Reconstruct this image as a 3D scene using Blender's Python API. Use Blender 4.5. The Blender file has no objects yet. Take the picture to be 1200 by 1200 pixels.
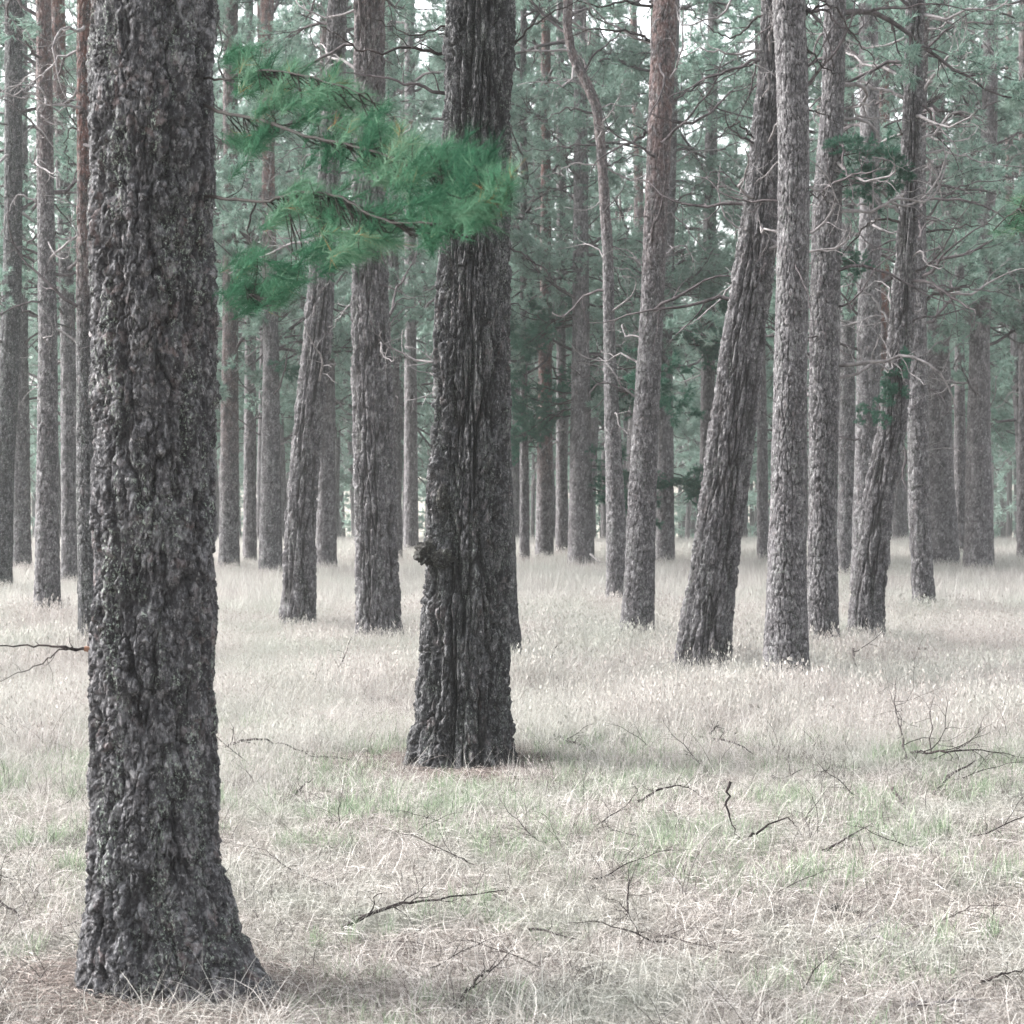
import bpy, math, random
import numpy as np
from mathutils import Vector, Matrix, Euler

random.seed(7)
R = math.radians
S = bpy.context.scene
COL = S.collection

# ------------------------------------------------------------------ camera
F = 2400.0            # focal length in pixels of the 1200 px photograph
CAMH = 1.62
HOR = 550.0
cam_d = bpy.data.cameras.new('camera')
cam = bpy.data.objects.new('camera', cam_d)
COL.objects.link(cam)
cam.location = (0, 0, CAMH)
cam.rotation_euler = (R(90), 0, 0)
cam_d.sensor_width = 36.0
cam_d.lens = 36.0 * F / 1200.0
cam_d.shift_y = -(600.0 - HOR) / 1200.0
cam_d.clip_end = 3000
cam_d.dof.use_dof = True
cam_d.dof.focus_distance = 9.6
cam_d.dof.aperture_fstop = 10.0
S.camera = cam

# ------------------------------------------------------------------ light
SUN_EL, SUN_AZ = 37.0, -78.0     # azimuth measured from +Y towards +X
wd = bpy.data.worlds.new('World'); S.world = wd; wd.use_nodes = True
nt = wd.node_tree; nt.nodes.clear()
wo = nt.nodes.new('ShaderNodeOutputWorld'); bg = nt.nodes.new('ShaderNodeBackground')
sk = nt.nodes.new('ShaderNodeTexSky'); sk.sky_type = 'NISHITA'; sk.sun_disc = False
sk.sun_elevation = R(SUN_EL); sk.sun_rotation = R(SUN_AZ); sk.dust_density = 4.0; sk.ozone_density = 1.0
hs = nt.nodes.new('ShaderNodeHueSaturation'); hs.inputs['Saturation'].default_value = 0.16
nt.links.new(sk.outputs[0], hs.inputs['Color']); nt.links.new(hs.outputs[0], bg.inputs['Color'])
nt.links.new(bg.outputs[0], wo.inputs['Surface']); bg.inputs['Strength'].default_value = 0.10
sun_d = bpy.data.lights.new('sun', 'SUN'); sun_d.energy = 1.5; sun_d.angle = R(22); sun_d.color = (1.0, 0.98, 0.955)
sun = bpy.data.objects.new('sun', sun_d); COL.objects.link(sun)
sv = Vector((math.cos(R(SUN_EL)) * math.sin(R(SUN_AZ)), math.cos(R(SUN_EL)) * math.cos(R(SUN_AZ)), math.sin(R(SUN_EL))))
sun.rotation_euler = sv.to_track_quat('Z', 'Y').to_euler(); sun.location = (-20, 10, 30)
S.view_settings.view_transform = 'Standard'; S.view_settings.look = 'None'
S.view_settings.gamma = 1.0; S.view_settings.use_curve_mapping = False
S.view_settings.exposure = 2.72
S.render.engine = 'CYCLES'
cy = S.cycles
cy.max_bounces = 6; cy.diffuse_bounces = 4; cy.glossy_bounces = 1; cy.transmission_bounces = 3
cy.transparent_max_bounces = 6; cy.volume_bounces = 1
cy.use_denoising = True; cy.denoiser = 'OPENIMAGEDENOISE'; cy.denoising_prefilter = 'ACCURATE'; cy.denoising_input_passes = 'RGB_ALBEDO_NORMAL'

# ------------------------------------------------------------------ helpers
def tag(o, label=None, cat=None, group=None, kind=None):
    if label: o['label'] = label
    if cat: o['category'] = cat
    if group: o['group'] = group
    if kind: o['kind'] = kind
    return o

def link(name, me, parent=None, mat=None, loc=(0, 0, 0)):
    o = bpy.data.objects.new(name, me); COL.objects.link(o)
    o.location = loc
    if parent is not None: o.parent = parent
    if mat is not None and me is not None and not me.materials: me.materials.append(mat)
    return o

def empty(name, loc, label, cat, group=None):
    o = bpy.data.objects.new(name, None); COL.objects.link(o)
    o.location = loc; o.empty_display_size = 0.2
    return tag(o, label, cat, group)

def mesh_np(name, V, Fc, smooth=False, attrs=None, mat_index=None):
    """V (n,3) float, Fc (m,k) int"""
    me = bpy.data.meshes.new(name)
    V = np.ascontiguousarray(V, dtype=np.float32); Fc = np.ascontiguousarray(Fc, dtype=np.int32)
    m, k = Fc.shape
    me.vertices.add(len(V)); me.vertices.foreach_set('co', V.ravel())
    me.loops.add(m * k); me.polygons.add(m)
    me.loops.foreach_set('vertex_index', Fc.ravel())
    me.polygons.foreach_set('loop_start', np.arange(m, dtype=np.int32) * k)
    if mat_index is not None: me.polygons.foreach_set('material_index', np.ascontiguousarray(mat_index, dtype=np.int32))
    me.update(calc_edges=True)
    if smooth: me.polygons.foreach_set('use_smooth', np.ones(m, dtype=bool))
    for an, av in (attrs or {}).items():
        a = me.attributes.new(an, 'FLOAT', 'POINT')
        a.data.foreach_set('value', np.ascontiguousarray(av, dtype=np.float32))
    return me

def h3(x, y, z, s):
    x = x.astype(np.int64); y = y.astype(np.int64); z = z.astype(np.int64)
    n = (x * 374761393 + y * 668265263 + z * 2147483647 + s * 974634777) & 0xffffffff
    n = ((n ^ (n >> 13)) * 1274126177) & 0xffffffff
    n = ((n ^ (n >> 16)) * 2246822519) & 0xffffffff
    return ((n ^ (n >> 15)) & 0xffffff) / float(0x1000000)

def vn(x, y, z, s=0):
    x = np.asarray(x, float); y = np.asarray(y, float) + 0 * x; z = np.asarray(z, float) + 0 * x
    xi = np.floor(x); yi = np.floor(y); zi = np.floor(z)
    fx = x - xi; fy = y - yi; fz = z - zi
    fx = fx * fx * (3 - 2 * fx); fy = fy * fy * (3 - 2 * fy); fz = fz * fz * (3 - 2 * fz)
    r = 0
    for a in (0, 1):
        for b in (0, 1):
            for c in (0, 1):
                w = (fx if a else 1 - fx) * (fy if b else 1 - fy) * (fz if c else 1 - fz)
                r = r + w * h3(xi + a, yi + b, zi + c, s)
    return r * 2 - 1

def fbm(x, y, z, s=0, o=3, gain=0.55):
    r = 0; a = 1.0; t = 0
    for i in range(o):
        r = r + a * vn(x * 2 ** i, y * 2 ** i, z * 2 ** i, s + i * 17); t += a; a *= gain
    return r / t

def worley(u, v, N, s):
    """u wraps at N.  returns f1, f2, cell random, offsets to the cell's centre"""
    ui = np.floor(u); vi = np.floor(v)
    f1 = np.full(u.shape, 9.0); f2 = np.full(u.shape, 9.0)
    cid = np.zeros(u.shape); ox = np.zeros(u.shape); oy = np.zeros(u.shape)
    for a in (-1, 0, 1):
        for b in (-1, 0, 1):
            cx = ui + a; cy_ = vi + b; wx = np.mod(cx, N)
            px = cx + 0.12 + 0.76 * h3(wx, cy_, wx * 0, s); py = cy_ + 0.12 + 0.76 * h3(wx, cy_, wx * 0, s + 1)
            dx = u - px; dy = v - py
            d = np.sqrt(dx * dx + dy * dy)
            nr = d < f1
            f2 = np.where(nr, f1, np.minimum(f2, d))
            cid = np.where(nr, h3(wx, cy_, wx * 0, s + 2), cid)
            ox = np.where(nr, dx, ox); oy = np.where(nr, dy, oy)
            f1 = np.where(nr, d, f1)
    return f1, f2, cid, ox, oy

def sm(a, b, x):
    t = np.clip((x - a) / (b - a), 0, 1)
    return t * t * (3 - 2 * t)

def gz(x, y):
    """ground height"""
    x = np.asarray(x, float); y = np.asarray(y, float)
    t = np.clip((y - 37) / 14.0, 0, 1)
    drop = np.where(y < 37, 0, np.where(y < 51, 0.5 * t * t * 14 * 0.06, 0.42 + (np.minimum(y, 125) - 51) * 0.06))
    u = 0.045 * fbm(x * 0.45, y * 0.45, 0.5, 3, 3) + 0.018 * fbm(x * 2.3, y * 2.3, 0.5, 5, 2)
    u = u * np.clip(1 - (y - 60) / 60, 0, 1)
    return u - drop

def gz1(x, y): return float(gz(np.array([x]), np.array([y]))[0])
def P(px, py, Y): return np.array([(px - 600.0) / F * Y, Y, CAMH - (py - HOR) / F * Y])
def depth_of(py): return CAMH * F / (py - HOR)

# ------------------------------------------------------------------ materials
def newmat(name):
    m = bpy.data.materials.new(name); m.use_nodes = True
    t = m.node_tree; t.nodes.clear()
    out = t.nodes.new('ShaderNodeOutputMaterial')
    return m, t, out

def N(t, ty, **kw):
    n = t.nodes.new(ty)
    for k, v in kw.items():
        if k.startswith('i_'):
            n.inputs[k[2:].replace('_', ' ')].default_value = v
        else: setattr(n, k, v)
    return n

def ramp(t, fac, stops):
    r = t.nodes.new('ShaderNodeValToRGB')
    while len(r.color_ramp.elements) < len(stops): r.color_ramp.elements.new(0.5)
    for e, (p, c) in zip(r.color_ramp.elements, stops):
        e.position = p; e.color = (c[0], c[1], c[2], 1)
    t.links.new(fac, r.inputs[0]); return r.outputs[0]

def mix(t, fac, a, b, mode='MIX'):
    m = t.nodes.new('ShaderNodeMix'); m.data_type = 'RGBA'; m.blend_type = mode
    for sock, v in ((m.inputs[0], fac), (m.inputs[6], a), (m.inputs[7], b)):
        if isinstance(v, (int, float)): sock.default_value = v
        elif isinstance(v, tuple): sock.default_value = (v[0], v[1], v[2], 1)
        else: t.links.new(v, sock)
    return m.outputs[2]

def noise(t, vec, scale, detail=3, rough=0.6):
    n = N(t, 'ShaderNodeTexNoise'); n.inputs['Scale'].default_value = scale
    n.inputs['Detail'].default_value = detail; n.inputs['Roughness'].default_value = rough
    t.links.new(vec, n.inputs['Vector']); return n.outputs['Fac']

def maprange(t, v, a, b, c=0.0, d=1.0):
    m = N(t, 'ShaderNodeMapRange'); t.links.new(v, m.inputs[0])
    for i, x in zip((1, 2, 3, 4), (a, b, c, d)): m.inputs[i].default_value = x
    return m.outputs[0]

def math_(t, op, a, b):
    m = N(t, 'ShaderNodeMath', operation=op)
    for s_, v in ((m.inputs[0], a), (m.inputs[1], b)):
        if isinstance(v, (int, float)): s_.default_value = v
        else: t.links.new(v, s_)
    return m.outputs[0]

def bark_mat(name, dark, mid, light, lichen=0.3, bump=0.5, scale=1.0, warmth=0.25, warm=(0.085, 0.048, 0.043)):
    m, t, out = newmat(name)
    geo = N(t, 'ShaderNodeTexCoord').outputs['Object']
    mp = N(t, 'ShaderNodeMapping'); mp.inputs['Scale'].default_value = (1, 1, 0.55); t.links.new(geo, mp.inputs[0]); v = mp.outputs[0]
    cell = N(t, 'ShaderNodeAttribute', attribute_name='cell').outputs['Fac']
    plate = N(t, 'ShaderNodeAttribute', attribute_name='plate').outputs['Fac']
    red = N(t, 'ShaderNodeAttribute', attribute_name='red').outputs['Fac']
    n1 = noise(t, v, 22 * scale, 5, 0.7); n2 = noise(t, v, 95 * scale, 4, 0.7); n3 = noise(t, v, 4.5 * scale, 3, 0.5)
    f = math_(t, 'ADD', math_(t, 'MULTIPLY', n1, 0.40), math_(t, 'ADD', math_(t, 'MULTIPLY', n2, 0.50), math_(t, 'MULTIPLY', cell, 0.10)))
    base = ramp(t, f, [(0.36, dark), (0.5, mid), (0.66, light)])
    # reddish inner bark where a plate has come away
    wf = math_(t, 'MULTIPLY', maprange(t, cell, 0.80, 0.9), maprange(t, n3, 0.45, 0.62))
    base = mix(t, math_(t, 'MULTIPLY', wf, warmth), base, warm)
    # fissures: brown-black cork under weathered plate faces, with crevice shade painted into the colour
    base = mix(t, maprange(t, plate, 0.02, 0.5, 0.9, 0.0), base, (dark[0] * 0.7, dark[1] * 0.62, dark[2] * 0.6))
    # orange-brown of the upper trunk
    rr = math_(t, 'MULTIPLY', red, maprange(t, n1, 0.42, 0.58, 0.12, 1.0))
    base = mix(t, rr, base, mix(t, n2, (0.05, 0.022, 0.018), (0.17, 0.068, 0.052)))
    # weathered pale flake rims
    fl = math_(t, 'MULTIPLY', maprange(t, noise(t, v, 55 * scale, 4, 0.8), 0.57, 0.64), maprange(t, plate, 0.35, 0.8))
    base = mix(t, math_(t, 'MULTIPLY', fl, 0.6), base, (0.32, 0.315, 0.32))
    # lichen crumbs, pale grey-green
    ln = maprange(t, noise(t, v, 130 * scale, 2, 0.8), 0.56, 0.63)
    mp2 = N(t, 'ShaderNodeMapping'); mp2.inputs['Scale'].default_value = (1, 1, 0.22); t.links.new(geo, mp2.inputs[0])
    lm = maprange(t, noise(t, mp2.outputs[0], 13 * scale, 4, 0.6), 0.50, 0.60)
    base = mix(t, math_(t, 'MULTIPLY', math_(t, 'MULTIPLY', ln, lm), lichen), base, (0.24, 0.28, 0.24))
    b = N(t, 'ShaderNodeBsdfPrincipled'); t.links.new(base, b.inputs['Base Color'])
    b.inputs['Roughness'].default_value = 0.8; b.inputs['Specular IOR Level'].default_value = 0.25
    bp = N(t, 'ShaderNodeBump'); bp.inputs['Strength'].default_value = bump; bp.inputs['Distance'].default_value = 0.010
    hh = math_(t, 'ADD', n2, math_(t, 'MULTIPLY', n1, 1.2)); t.links.new(hh, bp.inputs['Height']); t.links.new(bp.outputs[0], b.inputs['Normal'])
    t.links.new(b.outputs[0], out.inputs[0]); return m

M = {}
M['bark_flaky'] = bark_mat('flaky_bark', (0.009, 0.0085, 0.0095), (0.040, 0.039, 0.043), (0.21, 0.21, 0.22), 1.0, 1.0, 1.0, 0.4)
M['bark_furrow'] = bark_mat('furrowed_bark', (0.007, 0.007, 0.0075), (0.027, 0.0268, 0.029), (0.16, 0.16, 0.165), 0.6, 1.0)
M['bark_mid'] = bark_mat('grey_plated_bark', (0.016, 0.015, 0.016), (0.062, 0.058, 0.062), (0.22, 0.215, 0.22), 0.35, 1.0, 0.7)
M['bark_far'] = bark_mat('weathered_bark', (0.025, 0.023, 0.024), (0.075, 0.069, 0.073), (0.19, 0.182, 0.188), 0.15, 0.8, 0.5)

def wood_mat(name, a, b_):
    m, t, out = newmat(name)
    v = N(t, 'ShaderNodeTexCoord').outputs['Object']
    c = mix(t, maprange(t, noise(t, v, 9, 4, 0.7), 0.35, 0.65), a, b_)
    b = N(t, 'ShaderNodeBsdfPrincipled'); t.links.new(c, b.inputs['Base Color']); b.inputs['Roughness'].default_value = 0.9
    b.inputs['Specular IOR Level'].default_value = 0.2
    bp = N(t, 'ShaderNodeBump'); bp.inputs['Strength'].default_value = 0.6; bp.inputs['Distance'].default_value = 0.003
    t.links.new(noise(t, v, 120, 3), bp.inputs['Height']); t.links.new(bp.outputs[0], b.inputs['Normal'])
    t.links.new(b.outputs[0], out.inputs[0]); return m
M['limb'] = wood_mat('pine_limb', (0.02, 0.016, 0.017), (0.09, 0.078, 0.082))
M['dead'] = wood_mat('dead_limb', (0.08, 0.072, 0.074), (0.25, 0.235, 0.237))
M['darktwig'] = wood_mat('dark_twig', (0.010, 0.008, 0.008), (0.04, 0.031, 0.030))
M['broken'] = wood_mat('broken_wood', (0.16, 0.08, 0.05), (0.30, 0.17, 0.12))
M['boughwood'] = wood_mat('bough_wood', (0.006, 0.005, 0.004), (0.016, 0.012, 0.011))
M['burl'] = bark_mat('burl_bark', (0.005, 0.005, 0.0045), (0.014, 0.013, 0.012), (0.07, 0.066, 0.05), 0.3, 1.0, 1.4)

def leaf_mat(name, stops, tr=0.35, attr='tint', patch=None, rough=0.6):
    m, t, out = newmat(name)
    a = N(t, 'ShaderNodeAttribute', attribute_name=attr).outputs['Fac']
    c = ramp(t, a, stops)
    if patch:
        g = N(t, 'ShaderNodeNewGeometry').outputs['Position']
        pn = maprange(t, noise(t, g, patch[0], 4, 0.6), patch[1], patch[2])
        c = mix(t, math_(t, 'MULTIPLY', pn, patch[3]), c, patch[4], 'MULTIPLY' if len(patch) > 5 else 'MIX')
    d = N(t, 'ShaderNodeBsdfDiffuse'); tl = N(t, 'ShaderNodeBsdfTranslucent')
    t.links.new(c, d.inputs[0]); t.links.new(c, tl.inputs[0])
    mx = N(t, 'ShaderNodeMixShader'); mx.inputs[0].default_value = tr
    t.links.new(d.outputs[0], mx.inputs[1]); t.links.new(tl.outputs[0], mx.inputs[2])
    t.links.new(mx.outputs[0], out.inputs[0]); return m
M['needles'] = leaf_mat('pine_needles', [(0, (0.075, 0.145, 0.115)), (0.55, (0.20, 0.29, 0.245)), (1, (0.37, 0.45, 0.40))], 0.5)
M['needles_near'] = leaf_mat('near_pine_needles', [(0, (0.010, 0.034, 0.022)), (0.45, (0.040, 0.110, 0.064)), (0.85, (0.13, 0.22, 0.15)), (1, (0.20, 0.13, 0.06))], 0.45)
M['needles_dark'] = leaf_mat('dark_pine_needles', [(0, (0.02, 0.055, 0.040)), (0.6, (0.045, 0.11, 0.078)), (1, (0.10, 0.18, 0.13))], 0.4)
M['needles_lime'] = leaf_mat('lime_leaves', [(0, (0.13, 0.22, 0.10)), (1, (0.30, 0.40, 0.20))])
M['dry'] = leaf_mat('dry_grass_blades', [(0, (0.12, 0.10, 0.09)), (0.25, (0.32, 0.295, 0.275)), (0.7, (0.43, 0.405, 0.385)), (1, (0.57, 0.55, 0.535))], 0.3,
                    patch=(0.8, 0.42, 0.65, 0.35, (0.30, 0.36, 0.30)))
M['short'] = leaf_mat('short_grass_blades', [(0, (0.07, 0.052, 0.047)), (0.3, (0.24, 0.218, 0.20)), (0.6, (0.37, 0.345, 0.32)), (1, (0.58, 0.555, 0.53))], 0.25,
                    patch=(1.3, 0.45, 0.7, 0.4, (0.27, 0.33, 0.27)))
M['green'] = leaf_mat('green_grass_blades', [(0, (0.10, 0.15, 0.09)), (0.6, (0.21, 0.285, 0.185)), (1, (0.37, 0.43, 0.30))], 0.3)
M['litter'] = leaf_mat('fallen_needles', [(0, (0.07, 0.058, 0.052)), (0.6, (0.17, 0.14, 0.128)), (1, (0.42, 0.37, 0.34))], 0.0)
M['stem'] = leaf_mat('heather_stems', [(0, (0.03, 0.025, 0.025)), (0.7, (0.09, 0.075, 0.075)), (1, (0.16, 0.15, 0.14))], 0.0)

m, t, out = newmat('forest_floor')
v = N(t, 'ShaderNodeTexCoord').outputs['Object']
c = ramp(t, noise(t, v, 14, 6, 0.7), [(0.3, (0.10, 0.085, 0.075)), (0.5, (0.22, 0.19, 0.17)), (0.7, (0.38, 0.345, 0.315))])
c = mix(t, maprange(t, noise(t, v, 0.9, 4), 0.45, 0.65, 0, 0.5), c, (0.19, 0.23, 0.17))
b = N(t, 'ShaderNodeBsdfPrincipled'); t.links.new(c, b.inputs['Base Color']); b.inputs['Roughness'].default_value = 1.0
b.inputs['Specular IOR Level'].default_value = 0.1
t.links.new(b.outputs[0], out.inputs[0]); M['ground'] = m

# ------------------------------------------------------------------ ground
def grid(xs, ys):
    X, Y = np.meshgrid(xs, ys)
    V = np.stack([X.ravel(), Y.ravel(), gz(X.ravel(), Y.ravel())], 1)
    nx, ny = len(xs), len(ys)
    i = np.arange(nx - 1)[None, :] + nx * np.arange(ny - 1)[:, None]; i = i.ravel()
    return V, np.stack([i, i + 1, i + 1 + nx, i + nx], 1)
xs = np.concatenate([[-900, -400, -150, -70], np.arange(-36, 36.1, 0.4), [70, 150, 400, 900]])
ys = np.concatenate([[-40, -10, 0], np.arange(3, 20, 0.15), np.arange(20, 130, 0.8), [150, 200, 400, 900, 1800]])
V, Fc = grid(xs, ys)
g = link('ground', mesh_np('ground', V, Fc, True), None, M['ground']); tag(g, kind='structure')
g['label'] = 'pale forest floor under dry grass'

# ------------------------------------------------------------------ tubes
class MB:
    def __init__(s): s.V = []; s.F = []; s.n = 0
    def tube(s, pts, rad, k=5):
        pts = np.asarray(pts, float); n = len(pts)
        T = np.gradient(pts, axis=0); T /= np.linalg.norm(T, axis=1)[:, None] + 1e-9
        ref = np.array([0, 0, 1.0]) if abs(T[0][2]) < 0.9 else np.array([1.0, 0, 0])
        A = np.cross(T, ref); A /= np.linalg.norm(A, axis=1)[:, None] + 1e-9
        B = np.cross(T, A)
        an = np.arange(k) / k * 2 * math.pi
        rad = np.asarray(rad, float)
        ring = pts[:, None, :] + rad[:, None, None] * (np.cos(an)[None, :, None] * A[:, None, :] + np.sin(an)[None, :, None] * B[:, None, :])
        base = s.n
        s.V.append(ring.reshape(-1, 3)); s.n += n * k
        for i in range(n - 1):
            for j in range(k):
                a = base + i * k + j; b_ = base + i * k + (j + 1) % k
                s.F.append((a, b_, b_ + k, a + k))
        s.F.append((base, base + 1, base + 2, base + 3) if k >= 4 else (base, base + 1, base + 2, base))
        e = base + (n - 1) * k
        s.F.append((e, e + 1, e + 2, e + 3) if k >= 4 else (e, e + 1, e + 2, e))
    def mesh(s, name, smooth=True):
        return mesh_np(name, np.concatenate(s.V), np.array(s.F), smooth)

rng = np.random.default_rng(11)

def smooth_line(pts, per=5, wig=0.0, r=None):
    """Catmull-Rom through points"""
    p = np.asarray(pts, float); q = np.vstack([2 * p[0] - p[1], p, 2 * p[-1] - p[-2]])
    o = []
    for i in range(1, len(q) - 2):
        for k in range(per):
            u = k / per
            o.append(0.5 * ((2 * q[i]) + (-q[i - 1] + q[i + 1]) * u + (2 * q[i - 1] - 5 * q[i] + 4 * q[i + 1] - q[i + 2]) * u * u + (-q[i - 1] + 3 * q[i] - 3 * q[i + 1] + q[i + 2]) * u ** 3))
    o.append(p[-1]); o = np.array(o)
    if wig:
        w = (r or rng).normal(0, wig, o.shape); w[0] = 0; o = o + w
    return o

def twig_dir(T, r, ang, flat=0.5):
    """a direction ang away from T, mostly sideways"""
    a = r.normal(0, 1, 3); a[2] *= flat
    a -= T * a.dot(T); a /= np.linalg.norm(a) + 1e-9
    d = T * math.cos(ang) + a * math.sin(ang)
    return d / np.linalg.norm(d)

def walk(p, d, L, n, jit, up, r):
    o = [p]; d = d / np.linalg.norm(d)
    for i in range(n):
        d = d + r.normal(0, jit, 3) + np.array([0, 0, up]); d /= np.linalg.norm(d)
        o.append(o[-1] + d * L / n)
    return np.array(o)

def tufts(P_, D_, r, nn=16, ln=0.06, w=0.003, spread=0.8):
    """needles: one slim triangle each"""
    m_ = len(P_); P_ = np.repeat(P_, nn, 0); D_ = np.repeat(D_, nn, 0)
    k = m_ * nn
    d = D_ * 0.75 + r.normal(0, spread * 0.6, (k, 3)); d /= np.linalg.norm(d, axis=1)[:, None]
    L = ln * r.uniform(0.6, 1.15, k)
    base = P_ - D_ * (r.uniform(0, 0.8, k) * ln * 0.7)[:, None]
    side = np.cross(d, r.normal(0, 1, (k, 3))); side /= np.linalg.norm(side, axis=1)[:, None]
    tip = base + d * L[:, None]; tip[:, 2] -= 0.1 * L
    mid = base + d * L[:, None] * 0.0
    V = np.stack([mid - side * w * 0.5, mid + side * w * 0.5, tip], 1).reshape(-1, 3)
    Fc = np.arange(k * 3).reshape(-1, 3)
    tin = np.repeat(np.repeat(r.uniform(0, 1, m_), nn) * 0.55 + r.uniform(0, 0.45, k), 3)
    return V, Fc, tin

def grow(main, r0, r, live=True, nside=9, side_len=0.4, start=0.25, sub=4, k=5, dead_tw=0.0):
    """side shoots on a main line; returns builder and tuft points/directions"""
    mb = MB(); TP = []; TD = []
    n = len(main); L = np.sum(np.linalg.norm(np.diff(main, axis=0), axis=1))
    rad = r0 * (1 - 0.82 * np.linspace(0, 1, n) ** 0.8)
    mb.tube(main, rad, k)
    for i in range(nside):
        u = start + (1 - start) * (i + r.uniform(0, 0.9)) / nside; u = min(u, 0.98)
        j = int(u * (n - 1)); T = main[min(j + 1, n - 1)] - main[j]; T /= np.linalg.norm(T) + 1e-9
        l = L * side_len * (1 - 0.55 * u) * r.uniform(0.6, 1.25)
        d = twig_dir(T, r, r.uniform(0.6, 1.1))
        w_ = walk(main[j], d, l, 6, 0.28, 0.05 if live else r.uniform(-0.08, 0.1), r)
        rr = rad[j] * 0.5
        mb.tube(w_, rr * (1 - 0.75 * np.linspace(0, 1, 7)), 4)
        for q in range(sub):
            jj = r.integers(2, 6); T2 = w_[jj + 1 if jj < 6 else 6] - w_[jj - 1]; T2 /= np.linalg.norm(T2) + 1e-9
            d2 = twig_dir(T2, r, r.uniform(0.4, 1.0))
            l2 = l * r.uniform(0.22, 0.5)
            w2 = walk(w_[jj], d2, l2, 4, 0.3, 0.10 if live else 0.0, r)
            mb.tube(w2, rr * 0.45 * (1 - 0.6 * np.linspace(0, 1, 5)), 3)
            if live:
                for f in (1.0, 0.75, 0.5):
                    e = w2[int(round(f * 4))]; TP.append(e); dd = w2[-1] - w2[-2]; TD.append(dd / np.linalg.norm(dd))
                if r.uniform() < 0.8:
                    for _ in range(2):
                        d3 = twig_dir(dd / np.linalg.norm(dd), r, 0.8); e = w2[2] + d3 * 0.09; TP.append(e); TD.append(d3)
        if live:
            for f in (6, 5):
                dd = w_[-1] - w_[-2]; TP.append(w_[f]); TD.append(dd / np.linalg.norm(dd))
    return mb, TP, TD

def live_branch(seed, L, r0, nside, side_len, up=0.03, nn=16, w=0.004, ln=0.07, jit=0.17):
    r = np.random.default_rng(seed)
    main = walk(np.zeros(3), np.array([1.0, 0, 0.1]), L, 12, jit, up, r)
    mb, TP, TD = grow(main, r0, r, True, nside, side_len, 0.22, 5)
    V, Fc, tin = tufts(np.array(TP), np.array(TD), r, nn, ln, w)
    return mb.mesh('branch'), mesh_np('needles', V, Fc, False, {'tint': tin})

def dead_branch(seed, L, r0, nside=6, jit=0.22, up=0.0, sub=2):
    r = np.random.default_rng(seed)
    main = walk(np.zeros(3), np.array([1.0, 0, 0.05]), L, 12, jit, up, r)
    mb, _, _ = grow(main, r0, r, False, nside, 0.38, 0.2, sub)
    return mb.mesh('branch')

LIVE = []
for i in range(7):
    a, n_ = live_branch(100 + i, 2.3, 0.032, 12, 0.42, nn=17, w=0.009, ln=0.09)
    a.materials.append(M['limb']); n_.materials.append(M['needles']); LIVE.append((a, n_))
LIVED = []
for i in range(3):
    a, n_ = live_branch(150 + i, 1.1, 0.014, 8, 0.5, nn=26, w=0.006, ln=0.07, up=0.0)
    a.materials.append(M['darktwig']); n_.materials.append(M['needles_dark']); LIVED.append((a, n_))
DEAD = []
for i in range(8):
    a = dead_branch(200 + i, 1.9, 0.027, 6 + i % 3, 0.2 + 0.03 * (i % 4), [-0.06, 0.03, 0.09, -0.02][i % 4])
    a.materials.append(M['dead'] if i % 2 else M['limb']); DEAD.append(a)

def put_branch(tree, base, lib, az, el, sc, roll=0.0, live=True):
    """base in tree-local coordinates"""
    me = lib[0] if live else lib
    o = link('branch', me, tree, None, base)
    o.rotation_euler = Euler((roll, -el, az), 'XYZ'); o.scale = (sc, sc, sc)
    if live:
        link('needles', lib[1], o)
    return o

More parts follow.
